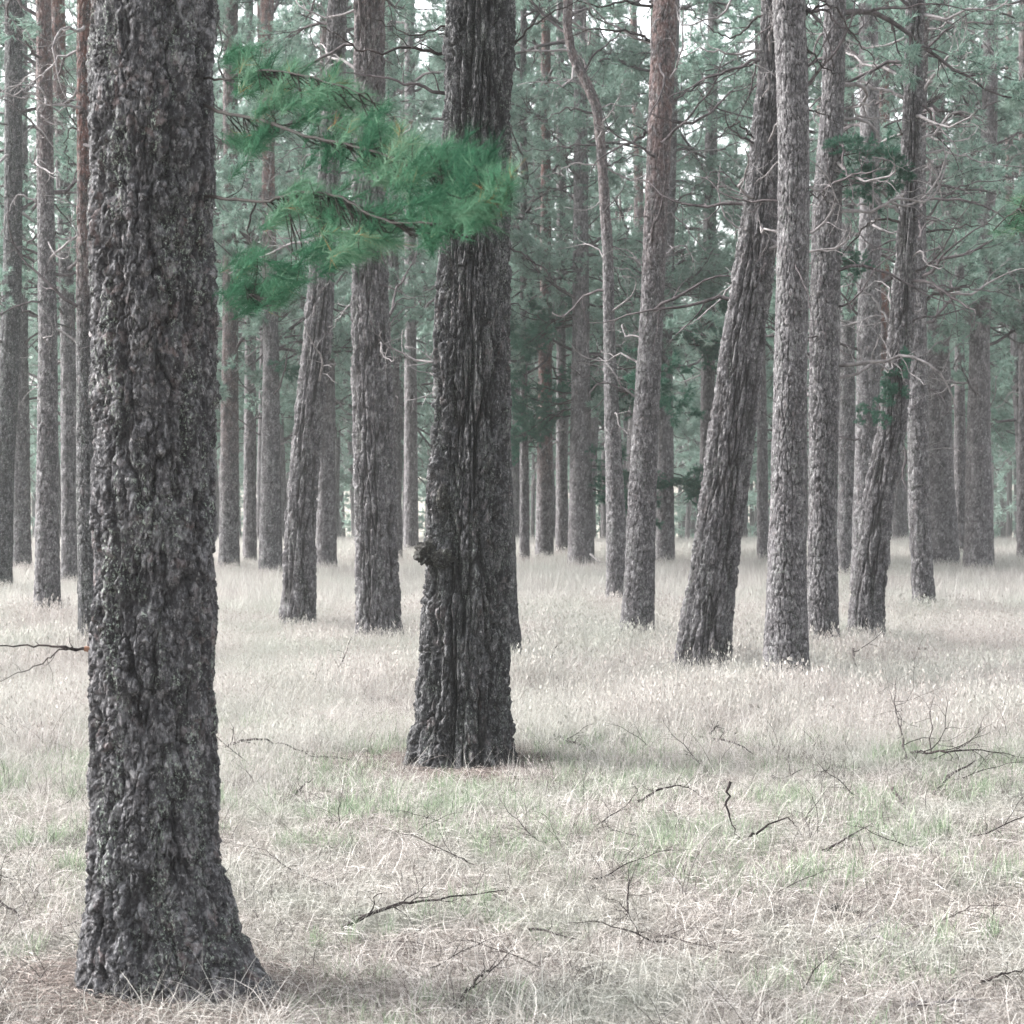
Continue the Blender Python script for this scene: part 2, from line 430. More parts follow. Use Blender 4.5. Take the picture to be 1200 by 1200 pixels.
# ------------------------------------------------------------------ trunks
def trunk_mesh(zs, cx, cy_, rad, nth, style, seed, red, flat_back=True, cellw=0.05, amp=0.012, asp=2.2, extra=None):
    """zs rows; cx, cy_, rad per row (local).  Bark plates and furrows are displaced geometry."""
    th0 = np.linspace(0, 1, nth, endpoint=False)
    # finer towards the camera side (-Y)
    th = 2 * math.pi * (th0 - (0.55 if flat_back else 0.0) * np.sin(2 * math.pi * th0) / (2 * math.pi)) 
    ang = th + math.pi / 2     # th = pi faces -Y
    if flat_back:
        th = 2 * math.pi * (th0 + 0.5 * np.sin(2 * math.pi * th0) / (2 * math.pi)); ang = th + math.pi / 2
    A, Z = np.meshgrid(ang, zs); nz = len(zs)
    Rr = np.repeat(rad[:, None], nth, 1); rm = float(np.median(rad))
    circ = 2 * math.pi * rm
    Ncell = max(5, int(round(circ / cellw)))
    X3 = np.cos(A) * rm; Y3 = np.sin(A) * rm
    U = (np.mod(A, 2 * math.pi)) / (2 * math.pi)
    q = 1.0 / cellw
    wx = 0.38 * fbm(X3 * q * 0.7, Y3 * q * 0.7, Z * q * 0.35, seed, 2) + 0.26 * fbm(X3 * q * 2.6, Y3 * q * 2.6, Z * q * 1.6, seed + 2, 2)
    if style == 'furrow': wx = wx * 0.45
    wz = 0.55 * fbm(X3 * q * 0.8 + 9, Y3 * q * 0.8, Z * q * 0.5, seed + 5, 2) + 0.22 * fbm(X3 * q * 3 + 9, Y3 * q * 3, Z * q * 1.6, seed + 6, 2)
    f1, f2, cid, ox, oy = worley(U * Ncell + wx, Z / (cellw * asp) + wz, Ncell, seed)
    e1 = f2 - f1
    N2 = int(Ncell * 2.6)
    g1, g2, cid2, ox2, oy2 = worley(U * N2 + wx * 2.2, Z / (cellw * (asp * 0.5 if style == 'furrow' else min(asp, 2.0)) / 2.4) + wz * 2, N2, seed + 40)
    e2 = g2 - g1
    # layered flakes: noise cut into terraces with steep risers
    def terr(fr, asp_, k, sd, steep):
        n_ = (fbm(X3 * fr, Y3 * fr, Z * fr / asp_, sd, 4, 0.68) * 0.5 + 0.5) * k
        fl = np.floor(n_); return (fl + sm(0.0, steep, n_ - fl)) / k, h3(fl, fl * 0, fl * 0, sd), n_ - fl
    ta, tr, tf = terr(q * (0.55 if style == 'flaky' else 0.9), {'flaky': 2.0, 'furrow': 2.6}.get(style, 2.4), 13, seed + 60, 0.14)
    if style == 'flaky':
        crack = sm(0.0, 0.10, e1)
        fis = sm(0.0, 0.13, np.abs(fbm(X3 * q * 0.45, Y3 * q * 0.45, Z * q * 0.13, seed + 80, 4, 0.6)))
        fi2 = sm(0.0, 0.10, np.abs(fbm(X3 * q * 1.1, Y3 * q * 1.1, Z * q * 0.55, seed + 84, 4, 0.65)))
        h = 0.16 * crack + 1.9 * (ta - 0.5) + 0.60 * fis + 0.34 * fi2 - oy * 0.35 * cid * crack + 0.12 * sm(0, 0.16, e2) - oy2 * 0.16 * cid2 + 0.25
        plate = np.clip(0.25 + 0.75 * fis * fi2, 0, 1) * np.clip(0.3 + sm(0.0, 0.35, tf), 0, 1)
    elif style == 'furrow':
        # long deep fissures that wander and join, flat flaky ridges between them
        big = sm(0.0, 0.20, e1)
        f_a = np.abs(fbm(X3 * q * 0.75, Y3 * q * 0.75, Z * q * 0.075, seed + 70, 4, 0.6))
        f_b = np.abs(fbm(X3 * q * 1.7, Y3 * q * 1.7, Z * q * 0.22, seed + 74, 3, 0.6))
        big = (0.35 + 0.65 * big) * sm(0.0, 0.17, f_a) * (0.55 + 0.45 * sm(0.0, 0.14, f_b))
        h = big * (0.60 + 0.25 * cid) + 0.8 * (ta - 0.5) * (0.3 + 0.7 * big) + 0.24 * sm(0, 0.15, e2) * big + 0.5 * ox * (cid - 0.5) * big
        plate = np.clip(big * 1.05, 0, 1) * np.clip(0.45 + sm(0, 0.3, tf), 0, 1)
    else:
        crack = sm(0.0, 0.16, e1)
        h = crack * (0.5 + 0.3 * cid) + 0.7 * (ta - 0.5) + 0.14 * sm(0, 0.15, e2) * crack - oy * 0.3 * cid * crack
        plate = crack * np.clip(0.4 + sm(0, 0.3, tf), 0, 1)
    h = h + 0.14 * fbm(X3 * 90, Y3 * 90, Z * 70, seed + 9, 2)
    cid = np.mod(cid * 0.5 + tr * 0.5, 1.0)
    big_ = fbm(X3 * 5 / max(rm, .15) * 0.2, Y3 * 5 / max(rm, .15) * 0.2, Z * 1.3, seed + 3, 2)
    disp = amp * (h - 0.75) + rm * 0.05 * big_
    fade = 1.0
    Rf = Rr + disp
    # root flare
    z0 = np.clip(Z, 0, None)
    lob = 0.5 + 0.5 * np.cos(A * 4 + seed + 1.3 * np.sin(A + seed))
    Rf = Rf + (0.35 if style == 'flaky' else 1.0) * (rm * 0.24 * lob * np.exp(-z0 / 0.12) + rm * 0.16 * np.exp(-z0 / 0.3))
    if extra is not None: Rf = Rf + extra(A, Z, Rr)
    X = cx[:, None] + np.cos(A) * Rf; Y = cy_[:, None] + np.sin(A) * Rf
    V = np.stack([X.ravel(), Y.ravel(), Z.ravel()], 1)
    i = (np.arange(nz - 1)[:, None] * nth); j = np.arange(nth)[None, :]; jn = (j + 1) % nth
    Fc = np.stack([(i + j).ravel(), (i + jn).ravel(), (i + nth + jn).ravel(), (i + nth + j).ravel()], 1)
    cell = (cid * 0.6 + cid2 * 0.4)
    redv = red(Z) if callable(red) else np.zeros_like(Z)
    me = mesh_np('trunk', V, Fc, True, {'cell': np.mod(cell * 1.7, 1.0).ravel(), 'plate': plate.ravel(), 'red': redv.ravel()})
    return me

class Tree: pass
TREES = {}
def tree(key, label, Y, prof, style='plate', mat='bark_mid', nth=96, dz=0.012, cellw=0.05, amp=0.014, asp=2.2,
         red=(None, 0.0), top=None, lean_y=0.0, extra=None, group=None, grow_top=True):
    """prof: [(py, left px, right px)] from the top down, drawn at distance Y"""
    pr = sorted(prof); py = np.array([a[0] for a in pr], float)
    z = CAMH - (py - HOR) / F * Y
    cx = ((np.array([a[1] for a in pr]) + np.array([a[2] for a in pr])) / 2 - 600) / F * Y
    rd = (np.array([a[2] for a in pr]) - np.array([a[1] for a in pr])) / 2 / F * Y
    z = z[::-1]; cx = cx[::-1]; rd = rd[::-1] * {'near': 0.935, 'burl': 0.95}.get(key, 0.98)
    # the lowest point sits at the ground
    bx = float(np.interp(0.0, z, cx)); gzb = gz1(bx, Y)
    ztop_v = CAMH + HOR / F * Y + 0.25
    zt = top or max(ztop_v + 1.5, 11.0)
    zs = np.concatenate([np.arange(gzb - 0.15, ztop_v, dz), np.arange(ztop_v, zt, 0.12)])
    sl = (cx[-1] - cx[-3]) / (z[-1] - z[-3]) if len(z) > 3 else 0.0
    C = np.interp(zs, z, cx); Rd = np.interp(zs, z, rd)
    # soften the corners of the outline
    kk = max(3, int(0.18 / dz)); ker = np.ones(kk) / kk
    nf = len(np.arange(gzb - 0.15, ztop_v, dz))
    def soft(a): return np.convolve(np.pad(a, (kk // 2, kk - 1 - kk // 2), 'edge'), ker, 'valid')
    C[:nf] = soft(C[:nf]); Rd[:nf] = soft(Rd[:nf])
    above = zs > z[-1]
    C[above] = cx[-1] + sl * 0.6 * (zs[above] - z[-1])
    Rd[above] = rd[-1] * np.clip(1 - 0.65 * (zs[above] - z[-1]) / max(0.5, (zt - z[-1])), 0.12, 1)
    Cy = lean_y * (zs - gzb)
    seed = sum(ord(c_) for c_ in key) * 7 + len(key)
    rz, rs = red
    if rz is None: rf = lambda Z: np.zeros_like(Z)
    else:
        zr = CAMH - (rz - HOR) / F * Y
        rf = lambda Z: sm(zr - 0.8, zr + 1.6, Z) * rs
    me = trunk_mesh(zs, C - bx, Cy, Rd, nth, style, seed, rf, True, cellw, amp, asp, extra)
    # shift to local z
    co = np.empty(len(me.vertices) * 3, np.float32); me.vertices.foreach_get('co', co); co = co.reshape(-1, 3)
    co[:, 2] -= gzb; me.vertices.foreach_set('co', co.ravel()); me.update()
    e = empty('pine_tree', (bx, Y, gzb), label, 'tree', group)
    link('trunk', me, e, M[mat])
    T = Tree(); T.e = e; T.Y = Y; T.zs = zs; T.C = C; T.R = Rd; T.bx = bx; T.g = gzb; T.Cy = Cy; T.key = key
    TREES[key] = T
    return T

def on_trunk(T, py, side=0.0):
    """tree-local point on the axis at picture height py"""
    z = CAMH - (py - HOR) / F * T.Y
    return np.array([np.interp(z, T.zs, T.C) - T.bx, np.interp(z, T.zs, T.Cy), z - T.g]), np.interp(z, T.zs, T.R)

def spread_branches(T, py0, py1, n, kind='dead', scale=(0.6, 1.1), az=None, seed=0):
    r = np.random.default_rng(seed + len(T.key) * 31 + int(T.bx * 100) % 97)
    for i in range(n):
        py = py0 + (py1 - py0) * (i + r.uniform(0, 0.9)) / n
        p, rr = on_trunk(T, py)
        a = r.uniform(0, 2 * math.pi) if az is None else R(az[0] + r.uniform(-1, 1) * az[1])
        sc = r.uniform(*scale)
        if kind == 'dead':
            put_branch(T.e, p, DEAD[r.integers(0, len(DEAD))], a, r.uniform(-0.35, 0.45), sc, r.uniform(0, 6.28), False)
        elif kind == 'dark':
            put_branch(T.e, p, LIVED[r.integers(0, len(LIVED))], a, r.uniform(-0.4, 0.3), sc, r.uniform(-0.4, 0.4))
        else:
            put_branch(T.e, p, LIVE[r.integers(0, len(LIVE))], a, r.uniform(-0.25, 0.35), sc, r.uniform(-0.5, 0.5))

def limb(T, pts, th, dy=0.0, mat='limb', nside=5, side=0.3, seed=1, live=False, nmat='needles', sub=2, sc0=1.0):
    """a limb drawn through picture points, leaving the trunk of T"""
    r = np.random.default_rng(seed)
    n = len(pts); W = []
    for i, (x, y) in enumerate(pts):
        Yd = T.Y + dy * i / (n - 1)
        W.append(P(x, y, Yd))
    W = np.array(W)
    a0, rr = on_trunk(T, pts[0][1]); a0 = a0 + np.array([T.bx, T.Y, T.g])
    W = np.vstack([a0 + (W[0] - a0) * 0.3, W])
    line = smooth_line(W, 5, 0.012 * T.Y / 20, r)
    r0 = th / 2 / F * T.Y
    mb, TP, TD = grow(line, r0, r, live, nside, side, 0.25, sub)
    me = mb.mesh('branch')
    o = link('branch', me, T.e, M[mat]); o.matrix_parent_inverse = Matrix.Translation(-T.e.location)
    if live:
        V, Fc, tin = tufts(np.array(TP), np.array(TD), r, 18, 0.07, 0.005)
        link('needles', mesh_np('needles', V, Fc, False, {'tint': tin}), o, M[nmat])
    return o

# --- nearest trunk, left
def flare1(A, Z, Rr):   # roots spreading at the foot
    return 0.17 * np.exp(-np.clip(Z, 0, None) / 0.15) * np.clip(np.cos(A + 0.3), 0, 1) ** 3 + 0.012 * np.cos(A * 3 + 1.0) * np.exp(-np.clip(Z, 0, None) / 0.6)
T1 = tree('near', 'thick flaky-barked pine trunk nearest the camera at the left, its foot flaring to the right', 6.25,
          [(0, 110, 248), (200, 109, 248), (400, 112, 250), (600, 112, 250), (750, 110, 250), (900, 109, 253), (1000, 105, 257), (1060, 101, 262), (1110, 99, 268), (1145, 98, 276), (1180, 97, 282)],
          'flaky', 'bark_flaky', 440, 0.0038, 0.046, 0.026, 1.6, extra=flare1)
# --- second trunk with burls
burls = [(651, 508, 0.055, 0.09), (585, 512, 0.035, 0.10), (712, 505, 0.03, 0.12), (545, 512, 0.03, 0.08)]
def bulge2(A, Z, Rr):
    o = 0.0
    for py, px, a_, w_ in burls:
        z = CAMH - (py - HOR) / F * 11.2
        o = o + a_ * np.exp(-((Z - z) / (w_ * 0.6)) ** 2) * np.exp(-((np.mod(A - R(232) + math.pi, 2 * math.pi) - math.pi) / 0.32) ** 2)
    # twisted ribs above and below the burl
    rib = np.exp(-((np.mod(A - R(238) - 0.25 * np.sin(Z * 3.1) + math.pi, 2 * math.pi) - math.pi) / 0.13) ** 2)
    o = o + 0.030 * rib * sm(2.6, 1.6, Z)
    rib = np.exp(-((np.mod(A - R(288) - 0.2 * np.sin(Z * 2.3 + 1) + math.pi, 2 * math.pi) - math.pi) / 0.10) ** 2)
    o = o + 0.022 * rib * sm(2.2, 1.2, Z)
    o = o + 0.02 * np.cos(A * 5 + 0.8 * np.sin(Z * 2.5)) * np.exp(-np.clip(Z, 0, None) / 0.7)
    return o
T2 = tree('burl', 'dark furrowed pine trunk with a knobbly burl on its left side, in the middle', 11.2,
          [(0, 522, 603), (150, 520, 600), (300, 513, 598), (450, 506, 597), (550, 500, 596), (620, 496, 595), (680, 494, 596), (760, 490, 597), (830, 486, 598), (870, 483, 599), (895, 480, 602)],
          'furrow', 'bark_furrow', 320, 0.0075, 0.060, 0.050, 5.5, extra=bulge2)
MID = [
 ('lean_big', 'tall grey pine trunk leaning right, widest of the leaning trunks right of centre', 16.1,
  [(0, 893, 926), (100, 888, 922), (200, 876, 915), (300, 862, 908), (400, 845, 897), (500, 831, 886), (600, 817, 874), (700, 802, 862), (740, 795, 858), (785, 788, 854)], 'furrow', 'bark_mid', 130, .012, .046, .032, 4.0, (None, 0)),
 ('straight', 'straight grey pine trunk standing just right of the big leaning trunk', 15.1,
  [(0, 905, 943), (100, 910, 947), (200, 912, 949), (400, 907, 947), (600, 902, 945), (700, 898, 945), (790, 894, 949)], 'plate', 'bark_mid', 120, .011, .034, .016, 2.8, (None, 0)),
 ('right_pale', 'pale plated pine trunk close behind and right of the straight grey trunk', 17.7,
  [(0, 966, 992), (100, 963, 990), (250, 952, 986), (400, 948, 984), (600, 947, 981), (757, 945, 983)], 'plate', 'bark_mid', 100, .013, .042, .018, 2.8, (None, 0)),
 ('lean_right', 'pine trunk bending up to the right, its foot left of a dark narrow trunk', 19.2,
  [(0, 1062, 1084), (200, 1056, 1078), (300, 1050, 1074), (400, 1040, 1070), (500, 1028, 1062), (570, 1012, 1050), (650, 1002, 1042), (710, 996, 1037), (745, 992, 1037)], 'furrow', 'bark_mid', 100, .013, .046, .028, 3.6, (None, 0)),
 ('dark_right', 'dark narrow pine trunk forking into bare limbs near the top at the right', 23.4,
  [(0, 1076, 1092), (40, 1074, 1088), (200, 1066, 1085), (400, 1062, 1086), (600, 1064, 1090), (660, 1067, 1093), (715, 1070, 1097)], 'plate', 'bark_mid', 64, .02, .06, .018, 2.0, (60, 0.5)),
 ('red', 'reddish brown pine trunk leaning slightly right, just right of the crooked thin pine', 18.6,
  [(0, 765, 795), (200, 757, 785), (400, 748, 776), (500, 741, 772), (600, 735, 769), (700, 730, 767), (750, 725, 767)], 'plate', 'bark_mid', 96, .014, .045, .016, 1.7, (300, 0.5)),
 ('curved', 'thin pine with a crooked S-shaped upper trunk left of the reddish trunk', 24.0,
  [(0, 660, 672), (30, 659, 670), (60, 664, 674), (80, 670, 682), (95, 680, 693), (130, 694, 706), (180, 699, 711), (300, 706, 719), (400, 707, 721), (500, 708, 727), (600, 710, 733), (706, 710, 735)], 'plate', 'bark_mid', 56, .018, .05, .014, 1.8, (300, 0.3)),
 ('left_mid', 'stout grey pine trunk standing alone left of the burled trunk', 19.1,
  [(0, 415, 450), (150, 413, 451), (330, 411, 456), (500, 413, 461), (650, 416, 467), (745, 417, 472)], 'furrow', 'bark_mid', 110, .014, .055, .034, 3.2, (90, 0.4)),
 ('left_lean', 'pine trunk leaning right with a darker foot, left of the stout grey trunk', 21.3,
  [(0, 385, 408), (200, 373, 400), (300, 364, 393), (400, 354, 389), (500, 344, 378), (600, 334, 371), (722, 329, 369)], 'furrow', 'bark_mid', 80, .016, .055, .032, 3.5, (None, 0)),
 ('left_dark', 'dark reddish topped pine trunk half hidden behind the nearest trunk', 17.9,
  [(0, 90, 108), (200, 90, 110), (400, 89, 113), (600, 90, 119), (757, 92, 123)], 'plate', 'bark_furrow', 72, .016, .05, .018, 2.0, (330, 0.8)),
 ('left_grey', 'slim upright pine trunk second in from the left edge, reddish at the top', 22.2,
  [(0, 42, 60), (200, 43, 63), (400, 45, 67), (600, 42, 69), (718, 40, 71)], 'plate', 'bark_mid', 60, .018, .045, .015, 1.8, (200, 0.5)),
 ('edge_front', 'dark pine trunk cut by the left edge of the picture', 26.6,
  [(0, 6, 26), (300, 4, 26), (400, 0, 24), (550, -9, 17), (691, -14, 14)], 'plate', 'bark_furrow', 56, .02, .06, .018, 2.0, (None, 0)),
 ('behind_burl', 'trunk peeping out behind the right side of the burled trunk', 16.1,
  [(0, 555, 585), (400, 560, 594), (600, 566, 602), (700, 570, 607), (782, 572, 612)], 'plate', 'bark_furrow', 72, .016, .055, .018, 2.0, (None, 0)),
]
for key, lab, Y, pr, st, mt, nth, dz, cw, am, asp, rd in MID:
    Y = Y / 1.075
    tree(key, lab, Y, pr, st, mt, nth, dz, cw, am, asp, rd)
# farther individual trunks, seen as slim greys
FAR = [
 ('f1', 'grey trunk just right of the edge trunk at the far left', 33.5, [(0, 14, 32), (400, 12, 33), (660, 13, 37)], (None, 0)),
 ('f2', 'pale trunk between the slim upright pine and the half hidden dark one', 29.5, [(0, 60, 76), (150, 64, 79), (400, 71, 89), (684, 72, 94)], (150, 0.8)),
 ('f3', 'reddish grey trunk first to the right of the nearest trunk', 33.5, [(0, 262, 279), (400, 260, 279), (667, 256, 281)], (560, 0.35)),
 ('f4', 'narrow dark trunk beside a twin, right of the reddish grey trunk', 36.0, [(0, 288, 297), (400, 287, 300), (662, 284, 301)], (None, 0)),
 ('f5', 'light grey trunk left of the leaning trunk with the darker foot', 32.5, [(0, 305, 321), (200, 307, 322), (400, 308, 327), (670, 303, 331)], (320, 0.7)),
 ('f6', 'straight dark trunk showing just right of the leaning trunk with the darker foot', 34.0, [(0, 375, 391), (300, 373, 391), (666, 370, 395)], (420, 0.4)),
 ('f7', 'thin trunk touching the right side of the stout grey trunk', 36.5, [(0, 452, 464), (400, 454, 468), (660, 455, 472)], (None, 0)),
 ('f8', 'pale thin trunk halfway between the stout grey trunk and the burled trunk', 41.0, [(0, 474, 486), (400, 474, 488), (650, 473, 491)], (None, 0)),
 ('f9', 'thin dark trunk with red upper bark right of the burled trunk', 37.5, [(0, 634, 645), (300, 633, 646), (420, 631, 647), (657, 627, 649)], (560, 0.75)),
 ('f10', 'very thin trunk beside the burled trunk, first of the thin row to its right', 36.5, [(0, 610, 617), (400, 609, 618), (662, 609, 621)], (None, 0)),
 ('f11', 'dark slim trunk left of the broad grey trunk behind green sprays', 39.0, [(0, 652, 661), (400, 652, 663), (655, 651, 667)], (None, 0)),
 ('f12', 'broad grey trunk behind green sprays and left of the crooked thin pine', 35.5, [(0, 673, 687), (200, 672, 689), (400, 670, 691), (662, 665, 697)], (None, 0)),
 ('f13', 'double looking trunk right behind the reddish brown pine', 36.0, [(0, 786, 797), (400, 773, 788), (661, 768, 791)], (None, 0)),
 ('f14', 'thin trunk in the gap between big leaning trunk and straight grey trunk', 36.5, [(0, 884, 893), (400, 887, 897), (661, 887, 902)], (None, 0)),
 ('f15', 'grey trunk rising behind the foot of the right bending trunk', 27.5, [(0, 1006, 1028), (200, 1008, 1032), (400, 1004, 1033), (550, 1001, 1028), (692, 996, 1024)], (None, 0)),
 ('f16', 'broad pale trunk right of the dark narrow forked trunk', 35.5, [(0, 1087, 1108), (200, 1087, 1108), (400, 1087, 1112), (550, 1086, 1118), (662, 1082, 1125)], (None, 0)),
 ('f17', 'dark thin trunk between two broad pale trunks at the right', 39.5, [(0, 1119, 1128), (400, 1119, 1130), (650, 1117, 1134)], (None, 0)),
 ('f18', 'straight pale trunk with short stubs near the right edge', 34.0, [(0, 1153, 1170), (200, 1149, 1168), (400, 1136, 1160), (500, 1133, 1161), (664, 1129, 1165)], (None, 0)),
 ('f19', 'red barked trunk showing between grey trunks above the bending one', 33.0, [(0, 1026, 1042), (200, 1026, 1043), (320, 1024, 1042), (600, 1020, 1042), (669, 1018, 1043)], (480, 1.0)),
 ('f20', 'thin trunk standing against the right edge of the picture', 38.0, [(0, 1194, 1206), (400, 1194, 1207), (657, 1192, 1209)], (400, 0.3)),
 ('f21', 'grey trunk tucked behind the pale plated trunk on its right side', 30.5, [(0, 984, 1000), (400, 983, 1002), (677, 981, 1004)], (None, 0)),
 ('f22', 'whitish lichen-covered trunk left of the big leaning trunk', 38.0, [(0, 830, 842), (250, 824, 840), (400, 822, 838), (657, 818, 838)], (None, 0)),
]
for key, lab, Y, pr, rd in FAR:
    Y = Y * 0.885
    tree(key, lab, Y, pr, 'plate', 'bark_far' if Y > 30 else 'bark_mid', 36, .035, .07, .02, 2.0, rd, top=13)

# --- burl lumps on the second trunk
def lump(name, c, rad, seed, parent, mat, amp=0.35, sub=5):
    import bmesh
    bm = bmesh.new(); bmesh.ops.create_icosphere(bm, subdivisions=sub, radius=1.0)
    me = bpy.data.meshes.new(name); bm.to_mesh(me); bm.free()
    co = np.empty(len(me.vertices) * 3, np.float32); me.vertices.foreach_get('co', co); co = co.reshape(-1, 3).astype(float)
    d = 1 + amp * fbm(co[:, 0] * 2.2, co[:, 1] * 2.2, co[:, 2] * 2.2, seed, 4) + 0.25 * amp * fbm(co[:, 0] * 9, co[:, 1] * 9, co[:, 2] * 9, seed + 4, 2)
    co = co * d[:, None] * np.array(rad)[None, :]
    me.vertices.foreach_set('co', co.astype(np.float32).ravel()); me.polygons.foreach_set('use_smooth', np.ones(len(me.polygons), bool))
    for an, v_ in (('cell', 0.4), ('plate', 0.6), ('red', 0.0)):
        a = me.attributes.new(an, 'FLOAT', 'POINT'); a.data.foreach_set('value', (v_ + 0.3 * fbm(co[:, 0] * 60, co[:, 1] * 60, co[:, 2] * 60, seed, 2) * (an != 'red')).astype(np.float32))
    me.update()
    o = link(name, me, parent, mat, c); return o
for (px, py, dy, rad, sd) in ((500, 648, -0.20, (0.060, 0.07, 0.062), 3), (518, 655, -0.23, (0.06, 0.05, 0.05), 5), (519, 582, -0.23, (0.032, 0.04, 0.055), 8)):
    w_ = P(px, py, 11.2 + dy) - np.array(T2.e.location)
    lump('burl', w_, rad, sd, T2.e, M['burl'], 0.7)

# ------------------------------------------------------------------ limbs seen in the photograph
L_ = TREES
def LM(k, pts, th, **kw):
    kw.setdefault('seed', int(pts[0][0] * 7 + pts[0][1])); return limb(L_[k], pts, th, **kw)
# broken dead limb of the nearest trunk, pointing left
LM('near', [(112, 762), (75, 758), (40, 757), (0, 758), (-30, 760)], 5, mat='darktwig', nside=3, side=0.12)
LM('near', [(100, 761), (75, 760), (50, 775), (20, 790), (-8, 806)], 3.2, mat='darktwig', nside=5, side=0.22, dy=-0.05)
e_ = MB(); e_.tube([P(99, 760, 6.2), P(104, 761, 6.2), P(111, 763, 6.21)], [0.0078, 0.009, 0.008], 8)
o = link('branch_collar', e_.mesh('branch_collar'), T1.e, M['broken']); o.matrix_parent_inverse = Matrix.Translation(-T1.e.location)
# burled trunk
LM('burl', [(524, 110), (480, 98), (440, 90), (400, 82)], 7, nside=5, side=0.3)
LM('burl', [(522, 62), (478, 56), (440, 62), (405, 48), (375, 30)], 6, nside=9, side=0.35, mat='darktwig')
LM('burl', [(522, 30), (490, 42), (460, 30), (430, 18)], 4, nside=7, side=0.35, mat='darktwig')
LM('burl', [(602, 50), (630, 25), (665, 8), (690, -10)], 4, nside=5, side=0.3, mat='darktwig')
LM('burl', [(598, 290), (630, 310), (650, 330), (668, 345)], 3.4, nside=4, side=0.3)
LM('burl', [(598, 355), (620, 365), (645, 380)], 2.6, nside=3, side=0.3)
LM('behind_burl', [(570, 445), (500, 437), (463, 426)], 3, mat='dead', nside=2, side=0.2)
# red trunk
LM('red', [(770, 52), (740, 38), (700, 35), (668, 42)], 6, mat='darktwig', nside=5, side=0.3)
LM('red', [(775, 8), (735, 3), (700, 6), (660, -6)], 6, mat='darktwig', nside=5, side=0.3)
LM('red', [(762, 155), (735, 168), (710, 182), (690, 200)], 6, nside=4, side=0.3)
LM('red', [(745, 458), (712, 450), (680, 440), (650, 418)], 3.2, nside=4, side=0.3)
LM('red', [(790, 120), (815, 100), (850, 92), (885, 60)], 4.5, nside=6, side=0.35)
LM('red', [(782, 250), (800, 262), (822, 290), (840, 300)], 3.5, mat='dead', nside=3, side=0.3)
LM('red', [(772, 355), (790, 340), (815, 350)], 3, mat='dead', nside=3, side=0.3)
# crooked pine
LM('curved', [(712, 173), (675, 170), (640, 174), (612, 176)], 4, nside=4, side=0.25)
LM('curved', [(704, 138), (675, 128), (655, 130), (638, 145)], 5, nside=4, side=0.25)
LM('curved', [(712, 192), (680, 192), (655, 200), (630, 208)], 3.4, mat='dead', nside=4, side=0.25)
LM('curved', [(712, 195), (735, 185), (760, 183), (785, 190)], 3, nside=3, side=0.25)
LM('curved', [(684, 85), (700, 60), (725, 40), (740, 22)], 4.5, nside=5, side=0.25)
LM('curved', [(712, 310), (740, 320), (752, 325)], 3, mat='dead', nside=2, side=0.25)
LM('curved', [(668, 50), (672, 25), (690, 5)], 4.5, mat='dead', nside=4, side=0.3)
# big leaning and straight ones
LM('lean_big', [(892, 68), (860, 82), (820, 97), (780, 115)], 6.5, nside=7, side=0.3)
LM('lean_big', [(880, 160), (865, 145), (850, 152), (838, 170)], 4, mat='darktwig', nside=3, side=0.3)
LM('lean_big', [(890, 60), (850, 62), (820, 58), (795, 72)], 5, mat='dead', nside=5, side=0.3)
LM('lean_big', [(888, 20), (868, 40), (845, 42), (822, 22), (800, 0)], 4, mat='darktwig', nside=6, side=0.3)
LM('lean_big', [(870, 225), (845, 200), (820, 215), (800, 240)], 3.2, mat='limb', nside=7, side=0.4)
LM('straight', [(948, 58), (965, 78), (985, 88)], 5, mat='darktwig', nside=3, side=0.3)
LM('straight', [(948, 12), (968, 14), (985, 32), (1005, 40), (1010, 18), (992, -8)], 5, mat='limb', nside=5, side=0.25)
LM('straight', [(948, 15), (975, 5), (1000, 42), (1020, 65), (1035, 92)], 4.5, mat='darktwig', nside=4, side=0.25)
LM('straight', [(946, 232), (960, 228), (975, 240)], 3.5, mat='darktwig', nside=2, side=0.3)
LM('straight', [(947, 128), (965, 135), (985, 150)], 3.5, mat='darktwig', nside=3, side=0.3)
LM('right_pale', [(985, 130), (1005, 122), (1030, 118), (1050, 108)], 4.5, mat='dead', nside=4, side=0.3)
# forked one at the right
LM('dark_right', [(1070, 122), (1045, 108), (1020, 100), (1000, 92)], 8, mat='dead', nside=4, side=0.25)
LM('dark_right', [(1083, 125), (1105, 112), (1130, 95), (1160, 84), (1184, 78)], 9, mat='limb', nside=6, side=0.3)
LM('dark_right', [(1083, 124), (1110, 132), (1140, 134), (1165, 122), (1205, 108)], 8, mat='limb', nside=6, side=0.3)
LM('dark_right', [(1068, 275), (1085, 258), (1110, 228), (1150, 214), (1206, 207)], 5, mat='limb', nside=6, side=0.25)
LM('dark_right', [(1080, 273), (1120, 268), (1150, 264), (1200, 262)], 4.5, mat='darktwig', nside=6, side=0.3)
LM('dark_right', [(1068, 358), (1100, 345), (1125, 338), (1148, 325)], 6.5, mat='darktwig', nside=1, side=0.2)
LM('dark_right', [(1120, 336), (1150, 340), (1180, 345), (1210, 360)], 3.2, mat='limb', nside=6, side=0.4)
LM('dark_right', [(1080, 180), (1110, 178), (1150, 190), (1206, 196)], 5, mat='dead', nside=7, side=0.3)
LM('dark_right', [(1070, 182), (1045, 182), (1020, 184), (1000, 195)], 4, mat='limb', nside=3, side=0.3)
LM('dark_right', [(1078, 40), (1090, 18), (1108, 0), (1120, -12)], 7, mat='limb', nside=2, side=0.2)
LM('lean_right', [(1054, 260), (1030, 258), (1010, 270), (975, 310), (948, 334)], 4.6, mat='darktwig', nside=4, side=0.2)
LM('lean_right', [(1054, 246), (1035, 238), (1015, 226), (994, 221)], 7, mat='dead', nside=2, side=0.2)
